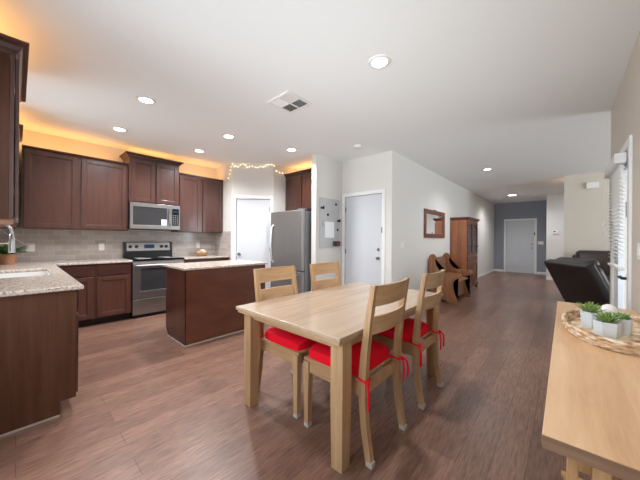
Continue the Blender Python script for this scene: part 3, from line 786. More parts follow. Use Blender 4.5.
bm = NB(); tube(bm, [(XMW+.028, 1.772, 1.765), (XMW+.062, 1.770, 1.74), (XMW+.066, 1.770, 1.62), (XMW+.062, 1.770, 1.50), (XMW+.028, 1.772, 1.475)], 0.013, 10); obj('handle', bm, M['steel'], t, True)
bm = NB(); box(bm, XMW+.0200, XMW+.0215, 1.648, 1.728, 1.475, 1.575); obj('sticker', bm, M['paper'], t)
bm = NB(); box(bm, XW+.02, XMW-.01, 1.21, 1.93, 1.395, 1.402); obj('vent_underside', bm, M['black'], t)

# range ---------------------------------------------------------------
XRF = -4.945
t = thing('range_stove', 'stainless electric range with black glass cooktop and control backguard', 'stove', (XW, 1.57, 0))
bm = NB(); box(bm, XW+.01, XRF-.03, 1.192, 1.948, 0.02, 0.895); obj('body', bm, M['black'], t)
bm = NB(); box(bm, XW+.06, XRF+.012, 1.190, 1.950, 0.895, 0.922, 0.006); obj('cooktop', bm, M['blackglass'], t)
for (a, b_, r_) in ((-5.33, 1.38, 0.08), (-5.33, 1.76, 0.10), (-5.10, 1.38, 0.10), (-5.10, 1.76, 0.08)):
    bm = NB(); lathe(bm, [(r_-.006, 0), (r_, 0), (r_, 0.0008), (r_-.006, 0.0008)], (a, b_, 0.922), 28); obj('burner_ring', bm, M['vent_dark'], t)
bm = NB(); prism(bm, [(XW+.012, 0.90), (XW+.085, 0.90), (XW+.085, 1.02), (XW+.055, 1.185), (XW+.012, 1.185)], 'y', 1.192, 1.948); bg_ = obj('backguard', bm, M['black'], t)
bm = NB(); prism(bm, [(XW+.0835, 1.035), (XW+.0875, 1.035), (XW+.0640, 1.175), (XW+.0590, 1.175)], 'y', 1.235, 1.905); obj('control_panel', bm, M['steel'], t)
for y in (1.285, 1.375, 1.765, 1.845):
    bm = NB(); lathe(bm, [(0.027, 0), (0.027, 0.012), (0.022, 0.028), (0, 0.03)], (XW+.073, y, 1.105), 16, Matrix.Rotation(R(80), 4, 'Y')); obj('knob', bm, M['black'], t, True)
bm = NB(); prism(bm, [(XW+.0810, 1.075), (XW+.0830, 1.075), (XW+.0725, 1.140), (XW+.0700, 1.140)], 'y', 1.49, 1.65); obj('display', bm, M['display'], t)
bm = NB(); box(bm, XRF-.03, XRF, 1.194, 1.946, 0.775, 0.893, 0.004); obj('front_panel', bm, M['steel_dark'], t)
bm = NB()
for a in [(1.194, 1.30, 0.305, 0.862), (1.84, 1.946, 0.305, 0.862), (1.30, 1.84, 0.305, 0.42), (1.30, 1.84, 0.775, 0.862)]:
    box(bm, XRF-.03, XRF+.006, a[0], a[1], a[2], a[3], 0.003)
obj('oven_door', bm, M['steel'], t)
bm = NB(); box(bm, XRF-.02, XRF+.003, 1.30, 1.84, 0.42, 0.775); obj('oven_window', bm, M['dark_window'], t)
bm = NB()
tube(bm, [(XRF+.048, 1.215, 0.822), (XRF+.048, 1.925, 0.822)], 0.016, 12)
for y in (1.24, 1.90): tube(bm, [(XRF, y, 0.822), (XRF+.048, y, 0.822)], 0.010, 8)
obj('handle', bm, M['steel'], t, True)
bm = NB(); box(bm, XRF-.03, XRF+.004, 1.194, 1.946, 0.055, 0.295, 0.005); obj('drawer', bm, M['steel'], t)

# basket with eggs
t = thing('egg_basket', 'shallow straw basket on the counter right of the stove', 'basket', (-5.34, 2.44, 0.914))
bm = NB(); lathe(bm, [(0.08, 0), (0.11, 0.03), (0.125, 0.07), (0.118, 0.075), (0.10, 0.035), (0.07, 0.012), (0, 0.012)], (-5.34, 2.44, 0.914), 28); obj('bowl', bm, M['basket'], t, True)
EGG = 'pale egg in the straw basket on the kitchen counter'
e0 = None
for dx, dy, dz in [(0, 0, 0.055), (0.055, 0.02, 0.06), (-0.05, 0.03, 0.06), (0.03, -0.055, 0.06), (-0.03, -0.05, 0.06), (0.02, 0.06, 0.062), (0.03, 0.0, 0.095), (-0.025, 0.01, 0.095), (0.0, 0.045, 0.095)]:
    if e0 is None:
        bm = NB(); sph(bm, (0, 0, 0), 0.026, 0.034, 0.026, 14, 10); e0 = obj('egg', bm, M['eggs'], None, True); o = e0
    else:
        o = e0.copy(); COL.objects.link(o)
    tag(o, EGG, 'egg', 'eggs in the basket'); o.location = (-5.34+dx, 2.44+dy, 0.914+dz); o.rotation_euler = (0, 0, random.uniform(0, 3))

# island ---------------------------------------------------------------
IX0, IX1, IY0, IY1 = -3.885, -3.255, 1.302, 2.43
t = thing('kitchen_island', 'brown panelled kitchen island base in front of the stove', 'island', (-3.57, 1.83, 0))
bm = NB(); box(bm, IX0+.022, IX1-.006, IY0+.006, IY1, 0.105, 0.882); box(bm, IX0+.09, IX1-.006, IY0+.006, IY1, 0, 0.105); obj('carcass', bm, M['cab'], t)
bm = NB(); prism(bm, [(IX0+.09, 0), (IX1, 0), (IX1, 0.882), (IX0+.02, 0.882), (IX0+.02, 0.105), (IX0+.09, 0.105)], 'y', IY0, IY0+.006); obj('end_panel', bm, M['cab'], t)
bm = NB(); box(bm, IX1-.006, IX1, IY0, IY1, 0, 0.882); obj('back_panel', bm, M['cab_panel'], t)
bm = NB(); box(bm, IX1, IX1+.010, IY0-.010, IY1, 0, 0.016, 0.002); box(bm, IX0+.09, IX1, IY0-.010, IY0, 0, 0.016, 0.002); obj('edge_bead', bm, M['edge_trim'], t)
for a, c in ((IY0+.02, 1.64), (1.66, 2.0), (2.02, IY1-.02)):
    b = NB(); face_box(b, 'X-', IX0+.022, a, c, 0.715, 0.865, 0.001, 0.021, 0.004); obj('drawer', b, M['cab_h'], t)
    shaker('door', 'X-', IX0+.022, a, c, 0.12, 0.695, t)
bm = NB(); box(bm, -3.945, -3.225, 1.275, 2.46, 0.884, 0.914, 0.008); single('worktop', bm, M['granite'], 'rectangular granite slab topping the kitchen island', 'worktop', loc=(-3.58, 1.83, 0.884))

# fridge ---------------------------------------------------------------
FX_0, FX_1, FYf = -4.215, -3.350, 3.262
t = thing('refrigerator', 'tall stainless refrigerator with bottom freezer beside the pantry door', 'refrigerator', (-3.79, 3.65, 0))
bm = NB(); box(bm, FX_0+.005, FX_1-.004, FYf+.085, 4.01, 0.02, 1.745); obj('body', bm, M['fridge_side'], t)
bm = NB(); box(bm, FX_0, FX_1, FYf, FYf+.075, 0.70, 1.765, 0.012, 3); obj('fridge_door', bm, M['steel_dark'], t)
bm = NB(); box(bm, FX_0, FX_1, FYf, FYf+.075, 0.05, 0.685, 0.012, 3); obj('freezer_drawer', bm, M['steel_dark'], t)
bm = NB(); tube(bm, [(FX_0+.09, FYf, 1.52), (FX_0+.085, FYf-.04, 1.47), (FX_0+.085, FYf-.068, 1.15), (FX_0+.085, FYf-.04, 0.86), (FX_0+.09, FYf, 0.81)], 0.018, 10); obj('door_handle', bm, M['steel_light'], t, True)
bm = NB(); tube(bm, [(FX_0+.10, FYf, 0.625), (FX_0+.12, FYf-.05, 0.63), (FX_1-.12, FYf-.05, 0.63), (FX_1-.10, FYf, 0.625)], 0.014, 10); obj('drawer_handle', bm, M['steel'], t, True)
bm = NB(); box(bm, FX_1-.14, FX_1-.03, FYf+.02, FYf+.16, 1.766, 1.79, 0.006); obj('hinge_cover', bm, M['fridge_side'], t)
bm = NB(); box(bm, FX_0+.05, FX_1-.05, FYf+.05, FYf+.09, 0.0, 0.05); obj('kick_grille', bm, M['black'], t)

# ================================================================== BOARD WALL
bm = NB(); box(bm, XP+.001, XP+.012, 3.535, 4.10, 1.10, 1.995, 0.003)
single('message_board', bm, M['board'], 'grey metal message board on the white partition by the garage door', 'board', loc=(XP, 3.82, 1.55))
bm = NB(); box(bm, XP+.0125, XP+.0145, 3.675, 3.935, 1.285, 1.575); single('paper_sheet', bm, M['paper'], 'blank white sheet pinned to the grey message board', 'paper', loc=(XP+.013, 3.8, 1.43))
mags = [(3.60, 1.81, 'dark clip magnet at the upper left edge of the message board', 'clip'), (3.985, 1.905, 'round dark magnet near the top right corner of the message board', 'round'),
        (3.755, 1.70, 'round dark magnet above the white sheet on the board', 'round'), (4.065, 1.60, 'dark clip magnet at the right edge, level with the sheet top', 'clip'),
        (4.035, 1.435, 'round dark magnet just right of the white sheet', 'round'), (3.61, 1.53, 'slim pale magnet hook left of the white sheet', 'hook')]
for y, z, lab, kd in mags:
    bm = NB()
    if kd == 'round': lathe(bm, [(0.024, 0), (0.024, 0.008), (0.012, 0.014), (0, 0.015)], (XP+.0125, y, z), 14, Matrix.Rotation(R(90), 4, 'Y'))
    elif kd == 'clip':
        box(bm, XP+.0125, XP+.024, y-.045, y+.012, z-.018, z+.018, 0.004); box(bm, XP+.0125, XP+.034, y+.01, y+.04, z-.02, z+.035, 0.006)
    else: tube(bm, [(XP+.018, y, z+.06), (XP+.018, y, z-.03), (XP+.03, y, z-.05), (XP+.035, y, z-.035)], 0.005, 6)
    single('magnet', bm, M['nickel'] if kd == 'hook' else M['black'], lab, 'magnet', 'magnets on the message board', loc=(XP+.0125, y, z))
t = thing('key_box', 'small dark holder with a red front at the bottom of the board', 'holder', (XP+.013, 4.0, 1.135))
bm = NB(); box(bm, XP+.0125, XP+.05, 3.90, 4.085, 1.13, 1.22, 0.006); obj('body', bm, M['black'], t)
bm = NB(); box(bm, XP+.05, XP+.053, 3.97, 4.06, 1.145, 1.20); obj('front_patch', bm, plain('dull_red_plastic', srgb(140, 52, 60), 0.5), t)

# string lights --------------------------------------------------------
def dg(k, z, off=0.014):
    c = math.sqrt(.5); return (-4.90+k*c+off*c, 2.83+k*c-off*c, z)
path = [(-5.03, 2.816, 2.452), (-4.965, 2.816, 2.505), (-4.925, 2.816, 2.555), (-4.912, 2.812, 2.64), dg(0.0, 2.715), dg(0.035, 2.70), dg(0.07, 2.683), dg(0.11, 2.682), dg(0.15, 2.688), dg(0.20, 2.715), dg(0.25, 2.725), dg(0.29, 2.70), dg(0.325, 2.678),
        dg(0.38, 2.676), dg(0.435, 2.680), dg(0.49, 2.678), dg(0.54, 2.682), dg(0.59, 2.676), dg(0.64, 2.674), dg(0.67, 2.705), dg(0.70, 2.733), dg(0.76, 2.71), dg(0.815, 2.728),
        (-4.305, 3.45, 2.66), (-4.305, 3.52, 2.60), (-4.305, 3.60, 2.585), (-4.305, 3.67, 2.597)]
t = thing('fairy_lights', 'warm fairy light string draped along the top of the pantry walls', 'string lights', path[13])
bm = NB(); tube(bm, path, 0.0014, 5); obj('wire', bm, M['wire'], t)
b0 = None
nb = 0
for a, b_ in zip(path, path[1:]):
    a = Vector(a); b_ = Vector(b_)
    for f in (0.45,):
        p = a.lerp(b_, f) + Vector((random.uniform(-.004, .004), random.uniform(-.006, 0), random.uniform(-.02, .015)))
        if b0 is None:
            bm = NB(); sph(bm, (0, 0, 0), 0.0075, 0.0075, 0.009, 8, 6); b0 = obj('bulb', bm, M['bulb'], t, True, True); o = b0
        else:
            o = b0.copy(); COL.objects.link(o); o.parent = t
        o.location = p - Vector(path[13]); nb += 1

# ================================================================== CEILING FITTINGS
cans = [((-1.16, 2.02), 'recessed ceiling light over the dining table, largest in view', 44), ((-3.36, 0.92), 'recessed ceiling light between the island and the sink corner', 50),
        ((-4.54, 0.93), 'recessed ceiling light near the left kitchen wall cabinets', 40), ((-3.64, 2.05), 'recessed ceiling light above the kitchen island', 46),
        ((-4.62, 2.06), 'recessed ceiling light in front of the cabinet above the microwave', 40), ((-3.39, 3.05), 'recessed ceiling light in front of the refrigerator', 46),
        ((-1.21, 6.56), 'recessed ceiling light in the hall before the tall cupboard', 22), ((-1.29, 10.83), 'wide round ceiling light in the entry before the front door', 44)]
c0 = None
for (x, y), lab, pw in cans:
    if c0 is None:
        c0 = thing('ceiling_light', lab, 'ceiling light', (0, 0, 0), group='recessed ceiling lights')
        bm = NB(); lathe(bm, [(0.062, -0.004), (0.066, -0.010), (0.090, -0.006), (0.094, 0.0), (0.06, 0.0)], (0, 0, 0), 28); obj('trim_ring', bm, M['plastic'], c0, True, True)
        bm = NB(); lathe(bm, [(0.0, -0.005), (0.064, -0.005), (0.064, -0.001), (0, -0.001)], (0, 0, 0), 28); obj('lens', bm, M['lamp'], c0, False, True)
        o = c0
    else:
        o = c0.copy(); COL.objects.link(o)
        for ch in c0.children:
            if ch.type == 'MESH':
                q = ch.copy(); COL.objects.link(q); q.parent = o
        tag(o, lab, 'ceiling light', 'recessed ceiling lights')
    o.location = (x, y, ZC)
    if y > 10: o.scale = (1.8, 1.8, 1.2)
    ld = bpy.data.lights.new('downlight', 'SPOT'); ld.energy = pw; ld.spot_size = R(150); ld.spot_blend = 0.8; ld.shadow_soft_size = 0.06; ld.color = (0.98, 0.98, 1.0)
    lo = bpy.data.objects.new('downlight', ld); COL.objects.link(lo); lo.location = (x, y, ZC-0.03)
bm = NB(); lathe(bm, [(0.055, -0.035), (0.065, -0.028), (0.070, 0.0), (0.0, 0.0)][::-1] + [(0.0, -0.036)], (-2.46, 3.62, ZC), 24)
single('smoke_detector', bm, M['plastic'], 'small round white smoke detector on the ceiling before the garage door', 'smoke detector', loc=(-2.46, 3.62, ZC), smooth=True)
# vent
VX, VY, VS = -2.24, 1.98, 0.175
t = thing('ceiling_vent', 'square white air vent with slats on the ceiling over the table', 'vent', (VX, VY, ZC))
bm = NB()
for a in [(-VS, VS, -VS, -VS+.03), (-VS, VS, VS-.03, VS), (-VS, -VS+.03, -VS+.03, VS-.03), (VS-.03, VS, -VS+.03, VS-.03), (-.008, .008, -VS+.03, VS-.03), (-VS+.03, VS-.03, -.008, .008)]:
    box(bm, VX+a[0], VX+a[1], VY+a[2], VY+a[3], ZC-.012, ZC, 0.003)
obj('frame', bm, M['plastic'], t)
bm = NB(); box(bm, VX-VS+.02, VX+VS-.02, VY-VS+.02, VY+VS-.02, ZC-.002, ZC-.0005); obj('duct_backing', bm, plain('duct_dark', srgb(90, 92, 92), 0.8), t)
bm = NB()
for qx, qy in ((0, 0), (1, 0), (0, 1), (1, 1)):
    cx0 = VX + (-VS+.03 if qx == 0 else .008); cx1 = VX + (-.008 if qx == 0 else VS-.03)
    cy0 = VY + (-VS+.03 if qy == 0 else .008); cy1 = VY + (-.008 if qy == 0 else VS-.03)
    n_ = 6
    for k in range(n_):
        if (qx+qy) % 2 == 0:
            yc = cy0 + (k+.5)*(cy1-cy0)/n_; Mx = Matrix.Translation(((cx0+cx1)/2, yc, ZC-.008)) @ Matrix.Rotation(R(35 if qy else -35), 4, 'X'); xbox(bm, Mx, cx1-cx0, 0.018, 0.0015)
        else:
            xc = cx0 + (k+.5)*(cx1-cx0)/n_; Mx = Matrix.Translation((xc, (cy0+cy1)/2, ZC-.008)) @ Matrix.Rotation(R(-35 if qx else 35), 4, 'Y'); xbox(bm, Mx, 0.018, cy1-cy0, 0.0015)
obj('louvres', bm, M['plastic'], t)
# warm light strips on top of the wall cabinets
def strip(name, loc, sx, sy, pw): area(name, loc, (PI, 0, 0), sx, sy, pw, WARM)
strip('cabinet_top_glow', (-5.39, 0.55, 2.455), 0.26, 1.10, 1.35)
strip('cabinet_top_glow', (-5.39, 2.38, 2.455), 0.26, 0.80, 0.95)
strip('cabinet_top_glow', (-5.38, 1.57, 2.63), 0.26, 0.70, 0.6)
strip('cabinet_top_glow', (-3.10, -0.20, 2.47), 0.90, 0.10, 1.3)
strip('cabinet_top_glow', (-5.0, -0.20, 2.47), 0.80, 0.10, 1.2)
strip('cabinet_top_glow', (-3.80, 3.90, 2.58), 0.90, 0.12, 1.0)

# ================================================================== DINING TABLE
TX0, TX1, TY0, TY1, TZ = -1.840, -0.852, 1.102, 2.705, 0.750
t = thing('dining_table', 'pale maple rectangular dining table with square legs', 'table', (-1.395, 2.03, 0))
bm = NB(); box(bm, TX0, TX1, TY0, TY1, TZ-0.026, TZ, 0.004); obj('tabletop', bm, M['maple'], t)
bm = NB(); box(bm, TX0+.05, TX1-.05, TY0+.08, TY0+.103, TZ-.095, TZ-.026, 0.002); box(bm, TX0+.05, TX1-.05, TY1-.103, TY1-.08, TZ-.095, TZ-.026, 0.002)
box(bm, TX0+.045, TX0+.068, TY0+.104, TY1-.104, TZ-.095, TZ-.026, 0.002); box(bm, TX1-.068, TX1-.045, TY0+.104, TY1-.104, TZ-.095, TZ-.026, 0.002)
obj('apron', bm, M['maple_x'], t)
bm = NB()
for x0, x1, y0, y1 in ((TX0+.012, TX1-.012, TY0+.012, TY1-.012),):
    box(bm, x0, x1, y0, y1, TZ-.046, TZ-.026, 0.003)
obj('underframe', bm, M['maple_x'], t)
lw = 0.082
for x in (TX0+.025, TX1-.025-lw):
    for y in (TY0+.06, TY1-.06-lw):
        b = NB(); cx_, cy_ = x+lw/2, y+lw/2; h0, h1 = lw/2*0.88, lw/2
        loft(b, [[(cx_-h, cy_-h, z), (cx_+h, cy_-h, z), (cx_+h, cy_+h, z), (cx_-h, cy_+h, z)] for h, z in ((h0, 0), (h1, 0.35), (h1, TZ-.046))])
        obj('leg', b, M['maple_z'], t)

# chairs: local frame, sitter faces +x; origin on the floor under the seat centre
def make_chair(label):
    t = thing('dining_chair', label, 'chair', (0, 0, 0), group='dining chairs')
    hw = 0.222
    # rear posts as lofts: (x, z, depth)
    prof = [(-0.262, 0.0, 0.036), (-0.250, 0.06, 0.037), (-0.226, 0.20, 0.040), (-0.214, 0.34, 0.044), (-0.212, 0.46, 0.046), (-0.222, 0.60, 0.042), (-0.246, 0.80, 0.036), (-0.280, 1.005, 0.028)]
    for s in (-1, 1):
        y0, y1 = (s*hw, s*(hw-0.036))
        ya, yb = min(y0, y1), max(y0, y1)
        b = NB(); loft(b, [[(x-d/2, ya, z), (x+d/2, ya, z), (x+d/2, yb, z), (x-d/2, yb, z)] for x, z, d in prof if True])
        lg = obj('rear_post', b, M['maple_z'], t, local=True)
        b = NB(); box(b, -0.262-.0205, -0.262+.022, ya-.002, yb+.002, 0.0, 0.03, 0.004); obj('foot_pad', b, M['felt'], lg, local=True)
        b = NB(); xf = 0.226
        loft(b, [[(xf-h, (s*(hw-.018))-h, z), (xf+h, (s*(hw-.018))-h, z), (xf+h, (s*(hw-.018))+h, z), (xf-h, (s*(hw-.018))+h, z)] for h, z in ((0.0175, 0.0), (0.0235, 0.44))])
        lg = obj('leg', b, M['maple_z'], t, local=True)
        b = NB(); box(b, xf-.020, xf+.020, s*(hw-.018)-.020, s*(hw-.018)+.020, 0.0, 0.026, 0.004); obj('foot_pad', b, M['felt'], lg, local=True)
    b = NB()
    box(b, -0.21, 0.23, -hw+.006, -hw+.026, 0.368, 0.442, 0.002); box(b, -0.21, 0.23, hw-.026, hw-.006, 0.368, 0.442, 0.002)
    box(b, 0.216, 0.238, -hw+.02, hw-.02, 0.368, 0.442, 0.002); box(b, -0.222, -0.200, -hw+.02, hw-.02, 0.375, 0.442, 0.002)
    obj('seat_frame', b, M['maple_x'], t, local=True)
    b = NB(); box(b, -0.19, 0.254, -hw+.002, hw-.002, 0.442, 0.462, 0.006); obj('seat', b, M['maple_x'], t, local=True)
    # curved rails
    def rail(z0, z1, nm):
        b = NB(); n = 8; ys = [-(hw-.03) + 2*(hw-.03)*k/n for k in range(n+1)]
        secs = []
        for y in ys:
            q = (y/(hw-.03))**2; bow = -0.026*(1-q)
            f = lambda z: -0.222 + (z-0.60)/(1.005-0.60)*(-0.058) - 0.006
            secs.append([(f(z0)+bow-.009, y, z0), (f(z0)+bow+.009, y, z0), (f(z1)+bow+.009, y, z1), (f(z1)+bow-.009, y, z1)])
        loft(b, secs); obj(nm, b, M['maple_y'], t, True, True)
    rail(0.885, 1.003, 'back_rail'); rail(0.722, 0.828, 'back_rail')
    return t
def make_cushion(label):
    t = thing('seat_cushion', label, 'cushion', (0, 0, 0), group='red seat cushions')
    tt = bmesh.new(); nx, ny = 14, 14; x0, x1, hy = -0.185, 0.250, 0.216
    def zf(u, v):  # puffy top
        e = (abs(u)**4+abs(v)**4)**.25/1.19; return 0.030*(1-min(1, e)**5) + 0.034*(1-abs(u)**3*0.3)*(1-abs(v)**3*0.3)
    top = []; bot = []
    for i in range(nx+1):
        rt, rb = [], []
        for j in range(ny+1):
            u = -1+2*i/nx; v = -1+2*j/ny
            rr = 1 - 0.10*(abs(u)*abs(v))**3
            X = (x0+x1)/2 + u*(x1-x0)/2*rr; Y = v*hy*rr
            e = max(abs(u), abs(v))
            rt.append(tt.verts.new((X, Y, 0.463+0.022+zf(u, v)))); rb.append(tt.verts.new((X*(1 if e < 1 else 0.995), Y*(1 if e < 1 else 0.995), 0.463)))
        top.append(rt); bot.append(rb)
    for i in range(nx):
        for j in range(ny):
            tt.faces.new((top[i][j], top[i+1][j], top[i+1][j+1], top[i][j+1])); tt.faces.new((bot[i][j], bot[i][j+1], bot[i+1][j+1], bot[i+1][j]))
    for i in range(nx):
        tt.faces.new((top[i][0], bot[i][0], bot[i+1][0], top[i+1][0])); tt.faces.new((top[i][ny], top[i+1][ny], bot[i+1][ny], bot[i][ny]))
    for j in range(ny):
        tt.faces.new((top[0][j], top[0][j+1], bot[0][j+1], bot[0][j])); tt.faces.new((top[nx][j], bot[nx][j], bot[nx][j+1], top[nx][j+1]))
    b = NB(); merge(b, tt); obj('pad', b, M['red'], t, True, True)
    for s in (-1, 1):
        b = NB(); y = s*0.204
        # loop round the post, bow and two tails
        pl = [(-0.18, y-s*.03, 0.478), (-0.185, y-s*0.032, 0.470), (-0.241, y-s*0.030, 0.462), (-0.247, y, 0.462), (-0.240, y+s*0.026, 0.464), (-0.186, y+s*0.026, 0.474), (-0.18, y+s*0.006, 0.478)]
        tube(b, pl, 0.006, 6)
        tube(b, [(-0.246, y+s*.012, 0.462), (-0.256, y+s*.016, 0.42), (-0.258, y+s*.020, 0.37), (-0.255, y+s*.016, 0.31)], 0.0065, 6)
        tube(b, [(-0.246, y+s*.020, 0.462), (-0.268, y+s*.040, 0.44), (-0.274, y+s*.046, 0.395), (-0.272, y+s*.042, 0.335)], 0.0065, 6)
        sph(b, (-0.250, y+s*.018, 0.462), 0.013, 0.015, 0.012, 8, 6)
        obj('tie', b, M['red'], t, True, True)
    return t
def copy_tree(src):
    r = src.copy(); COL.objects.link(r)
    for ch in src.children:
        c = ch.copy(); COL.objects.link(c); c.parent = r
        for g in ch.children:
            d = g.copy(); COL.objects.link(d); d.parent = c
    return r
ch_spots = [((-1.058, 1.522, 0), PI, 'maple chair nearest the viewer, its back to the hall, red cushion', 'red cushion on the chair nearest the viewer at the hall side'),
            ((-1.052, 2.238, 0), PI, 'maple chair at the hall side, second from the viewer, near the settle', 'red cushion on the second chair at the hall side of the table'),
            ((-1.630, 1.535, 0), 0, 'maple chair with its back to the kitchen island, near end of table', 'red cushion on the chair in front of the kitchen island'),
            ((-1.632, 2.205, 0), 0, 'maple chair with its back to the refrigerator and message board', 'red cushion on the chair in front of the refrigerator')]
chair0 = cush0 = None
for loc, rz, lab, clab in ch_spots:
    if chair0 is None: chair0 = o = make_chair(lab); cush0 = c = make_cushion(clab)
    else: o = copy_tree(chair0); c = copy_tree(cush0)
    o['label'] = lab; c['label'] = clab
    for q in (o, c): q.location = loc; q.rotation_euler = (0, 0, rz)

# ================================================================== CONSOLE, TRAY, POTS
CX0, CX1, CY0, CY1, CZ = -0.040, 0.368, 0.872, 2.872, 0.78
t = thing('console_table', 'long light wood console table against the right wall', 'table', (0.165, 1.87, 0))
bm = NB(); box(bm, CX0, CX1, CY0, CY1, CZ-0.032, CZ, 0.003); obj('tabletop', bm, M['console'], t)
b = NB(); box(b, CX0+.0005, CX1-.0005, CY0-.003, CY0, CZ-.031, CZ-.001); obj('end_grain', b, M['console_edge'], t)
for y0, sg in ((CY0+.055, 1), (CY1-.095, -1)):
    for xa, xb in ((0.006, 0.028), (0.052, 0.086), (CX1-.086, CX1-.052), (CX1-.032, CX1-.010)):
        b = NB(); box(b, xa, xb, y0, y0+.04, 0, CZ-.032, 0.003); obj('leg', b, M['console_leg'], t)
    yb = y0+.085 if sg > 0 else y0-.065
    b = NB(); prism(b, [(-0.004, 0.612), (0.022, 0.545), (CX1-.055, 0.545), (CX1-.02, 0.612)], 'y', yb, yb+.02, 0.002); obj('crossbeam', b, M['console_leg'], t)
    yb = y0+.125 if sg > 0 else y0-.105
    b = NB(); box(b, 0.012, CX1-.012, yb, yb+.022, 0.615, CZ-.032, 0.002); obj('end_apron', b, M['console_leg'], t)
b = NB(); box(b, 0.008, 0.028, CY0+.205, CY1-.205, CZ-.12, CZ-.032, 0.003); obj('apron', b, M['console_leg'], t)
# woven tray
TCX, TCY, TA, TB = 0.187, 2.075, 0.190, 0.355
t = thing('woven_tray', 'large oval woven straw tray on the console table', 'tray', (TCX, TCY, CZ))
bm = NB()
def ell(a, b, z, n=72): return [(TCX+a*math.cos(2*PI*k/n), TCY+b*math.sin(2*PI*k/n), z) for k in range(n)]
prism(bm, [(p[0], p[1]) for p in ell(TA-.01, TB-.01, 0)], 'z', CZ+.001, CZ+.010)
obj('tray_base', bm, M['weave'], t)
bm = NB()
for k, z in enumerate((0.012, 0.024, 0.036, 0.046)):
    pts_ = []
    for i, p in enumerate(ell(TA-.010+.0035*k, TB-.010+.0035*k, CZ+z, 120)):
        a = 2*PI*i/120; w_ = 0.003*math.sin(i*PI/2+(PI if k % 2 else 0))
        pts_.append((p[0]+w_*math.cos(a), p[1]+w_*math.sin(a), p[2]+0.0015*math.sin(i*PI/3)))
    tube(bm, pts_, 0.0085, 6, True)
obj('rim', bm, M['weave'], t, True)
# succulents
def succulent(label, c, r_top, r_bot, h, n, sides, leafmat, kind):
    t = thing('potted_succulent', label, 'plant', c, group='succulents on the tray')
    b = NB(); lathe(b, [(r_bot, 0), (r_top, h), (r_top-.006, h), (r_top-.008, h-.014), (0, h-.014)], c, sides, Matrix.Rotation(random.uniform(0, 1), 4, 'Z')); obj('pot', b, M['pot_white'], t)
    b = NB(); lathe(b, [(r_top-.009, h-.012), (0, h-.006)], c, 16); obj('soil', b, M['soil'], t)
    b = NB()
    for i in range(n):
        f = i/n; az = i*2.399; tl = R(12 + 70*f) + random.uniform(-.1, .1)
        if kind == 'spiky': leaf(b, (c[0]+.006*math.cos(az), c[1]+.006*math.sin(az), c[2]+h-.006), az, tl+.15, random.uniform(0.05, 0.075)*(1-.2*f), 0.0065, -0.3, 5, 0.003)
        else: leaf(b, (c[0]+.004*math.cos(az), c[1]+.004*math.sin(az), c[2]+h-.004), az, tl, random.uniform(0.032, 0.046)*(1-.35*f), 0.013, -0.5, 5, 0.004)
    obj('leaves', b, leafmat, t)
zt_ = CZ+.0105
succulent('spiky green succulent in the white pot furthest to the left on the tray', (0.104, 2.09, zt_), 0.042, 0.037, 0.085, 34, 6, M['leaf'], 'spiky')
succulent('spiky green succulent in the front white pot of the three on the tray', (0.158, 1.955, zt_), 0.052, 0.046, 0.072, 40, 6, M['leaf'], 'spiky')
succulent('rounded leafy succulent in the white pot behind the front one, on the right', (0.216, 2.045, zt_), 0.042, 0.036, 0.080, 30, 6, plain('succulent_leaf_blue', srgb(136, 182, 112), 0.5, var=0.4, vscale=25), 'rosette')
t = thing('ceramic_ornament', 'smooth white rounded ceramic ornament behind the succulents', 'ornament', (0.17, 2.27, zt_))
bm = NB(); lathe(bm, [(0.026, 0), (0.042, 0.018), (0.046, 0.045), (0.041, 0.075), (0.027, 0.098), (0.010, 0.107), (0, 0.108)], (0.190, 2.26, zt_), 24); obj('body', bm, M['ceramic'], t, True)
bm = NB(); sph(bm, (0.140, 2.235, zt_+0.060), 0.028, 0.028, 0.028, 16, 12); obj('side_lobe', bm, M['ceramic'], t, True)

# ================================================================== HALL FURNITURE
# mirror
t = thing('wall_mirror', 'wood framed rectangular mirror on the hall wall', 'mirror', (XH, 6.18, 1.60))
y0, y1, z0, z1, fw = 5.56, 6.80, 1.30, 1.90, 0.09
bm = NB()
box(bm, XH, XH+.03, y0, y0+fw, z0, z1, 0.006); box(bm, XH, XH+.03, y1-fw, y1, z0, z1, 0.006); box(bm, XH, XH+.03, y0+fw, y1-fw, z0, z0+fw, 0.006); box(bm, XH, XH+.03, y0+fw, y1-fw, z1-fw, z1, 0.006)
box(bm, XH, XH+.025, 6.12, 6.24, z1, z1+.018, 0.005)
obj('frame', bm, wood('mirror_frame_wood', srgb(84, 48, 36), srgb(106, 62, 46), srgb(126, 78, 58), 'y', 20, 0.1, 0.45), t)
bm = NB(); box(bm, XH, XH+.012, y0+fw-.005, y1-fw+.005, z0+fw-.005, z1-fw+.005); obj('mirror_glass', bm, M['mirror'], t)
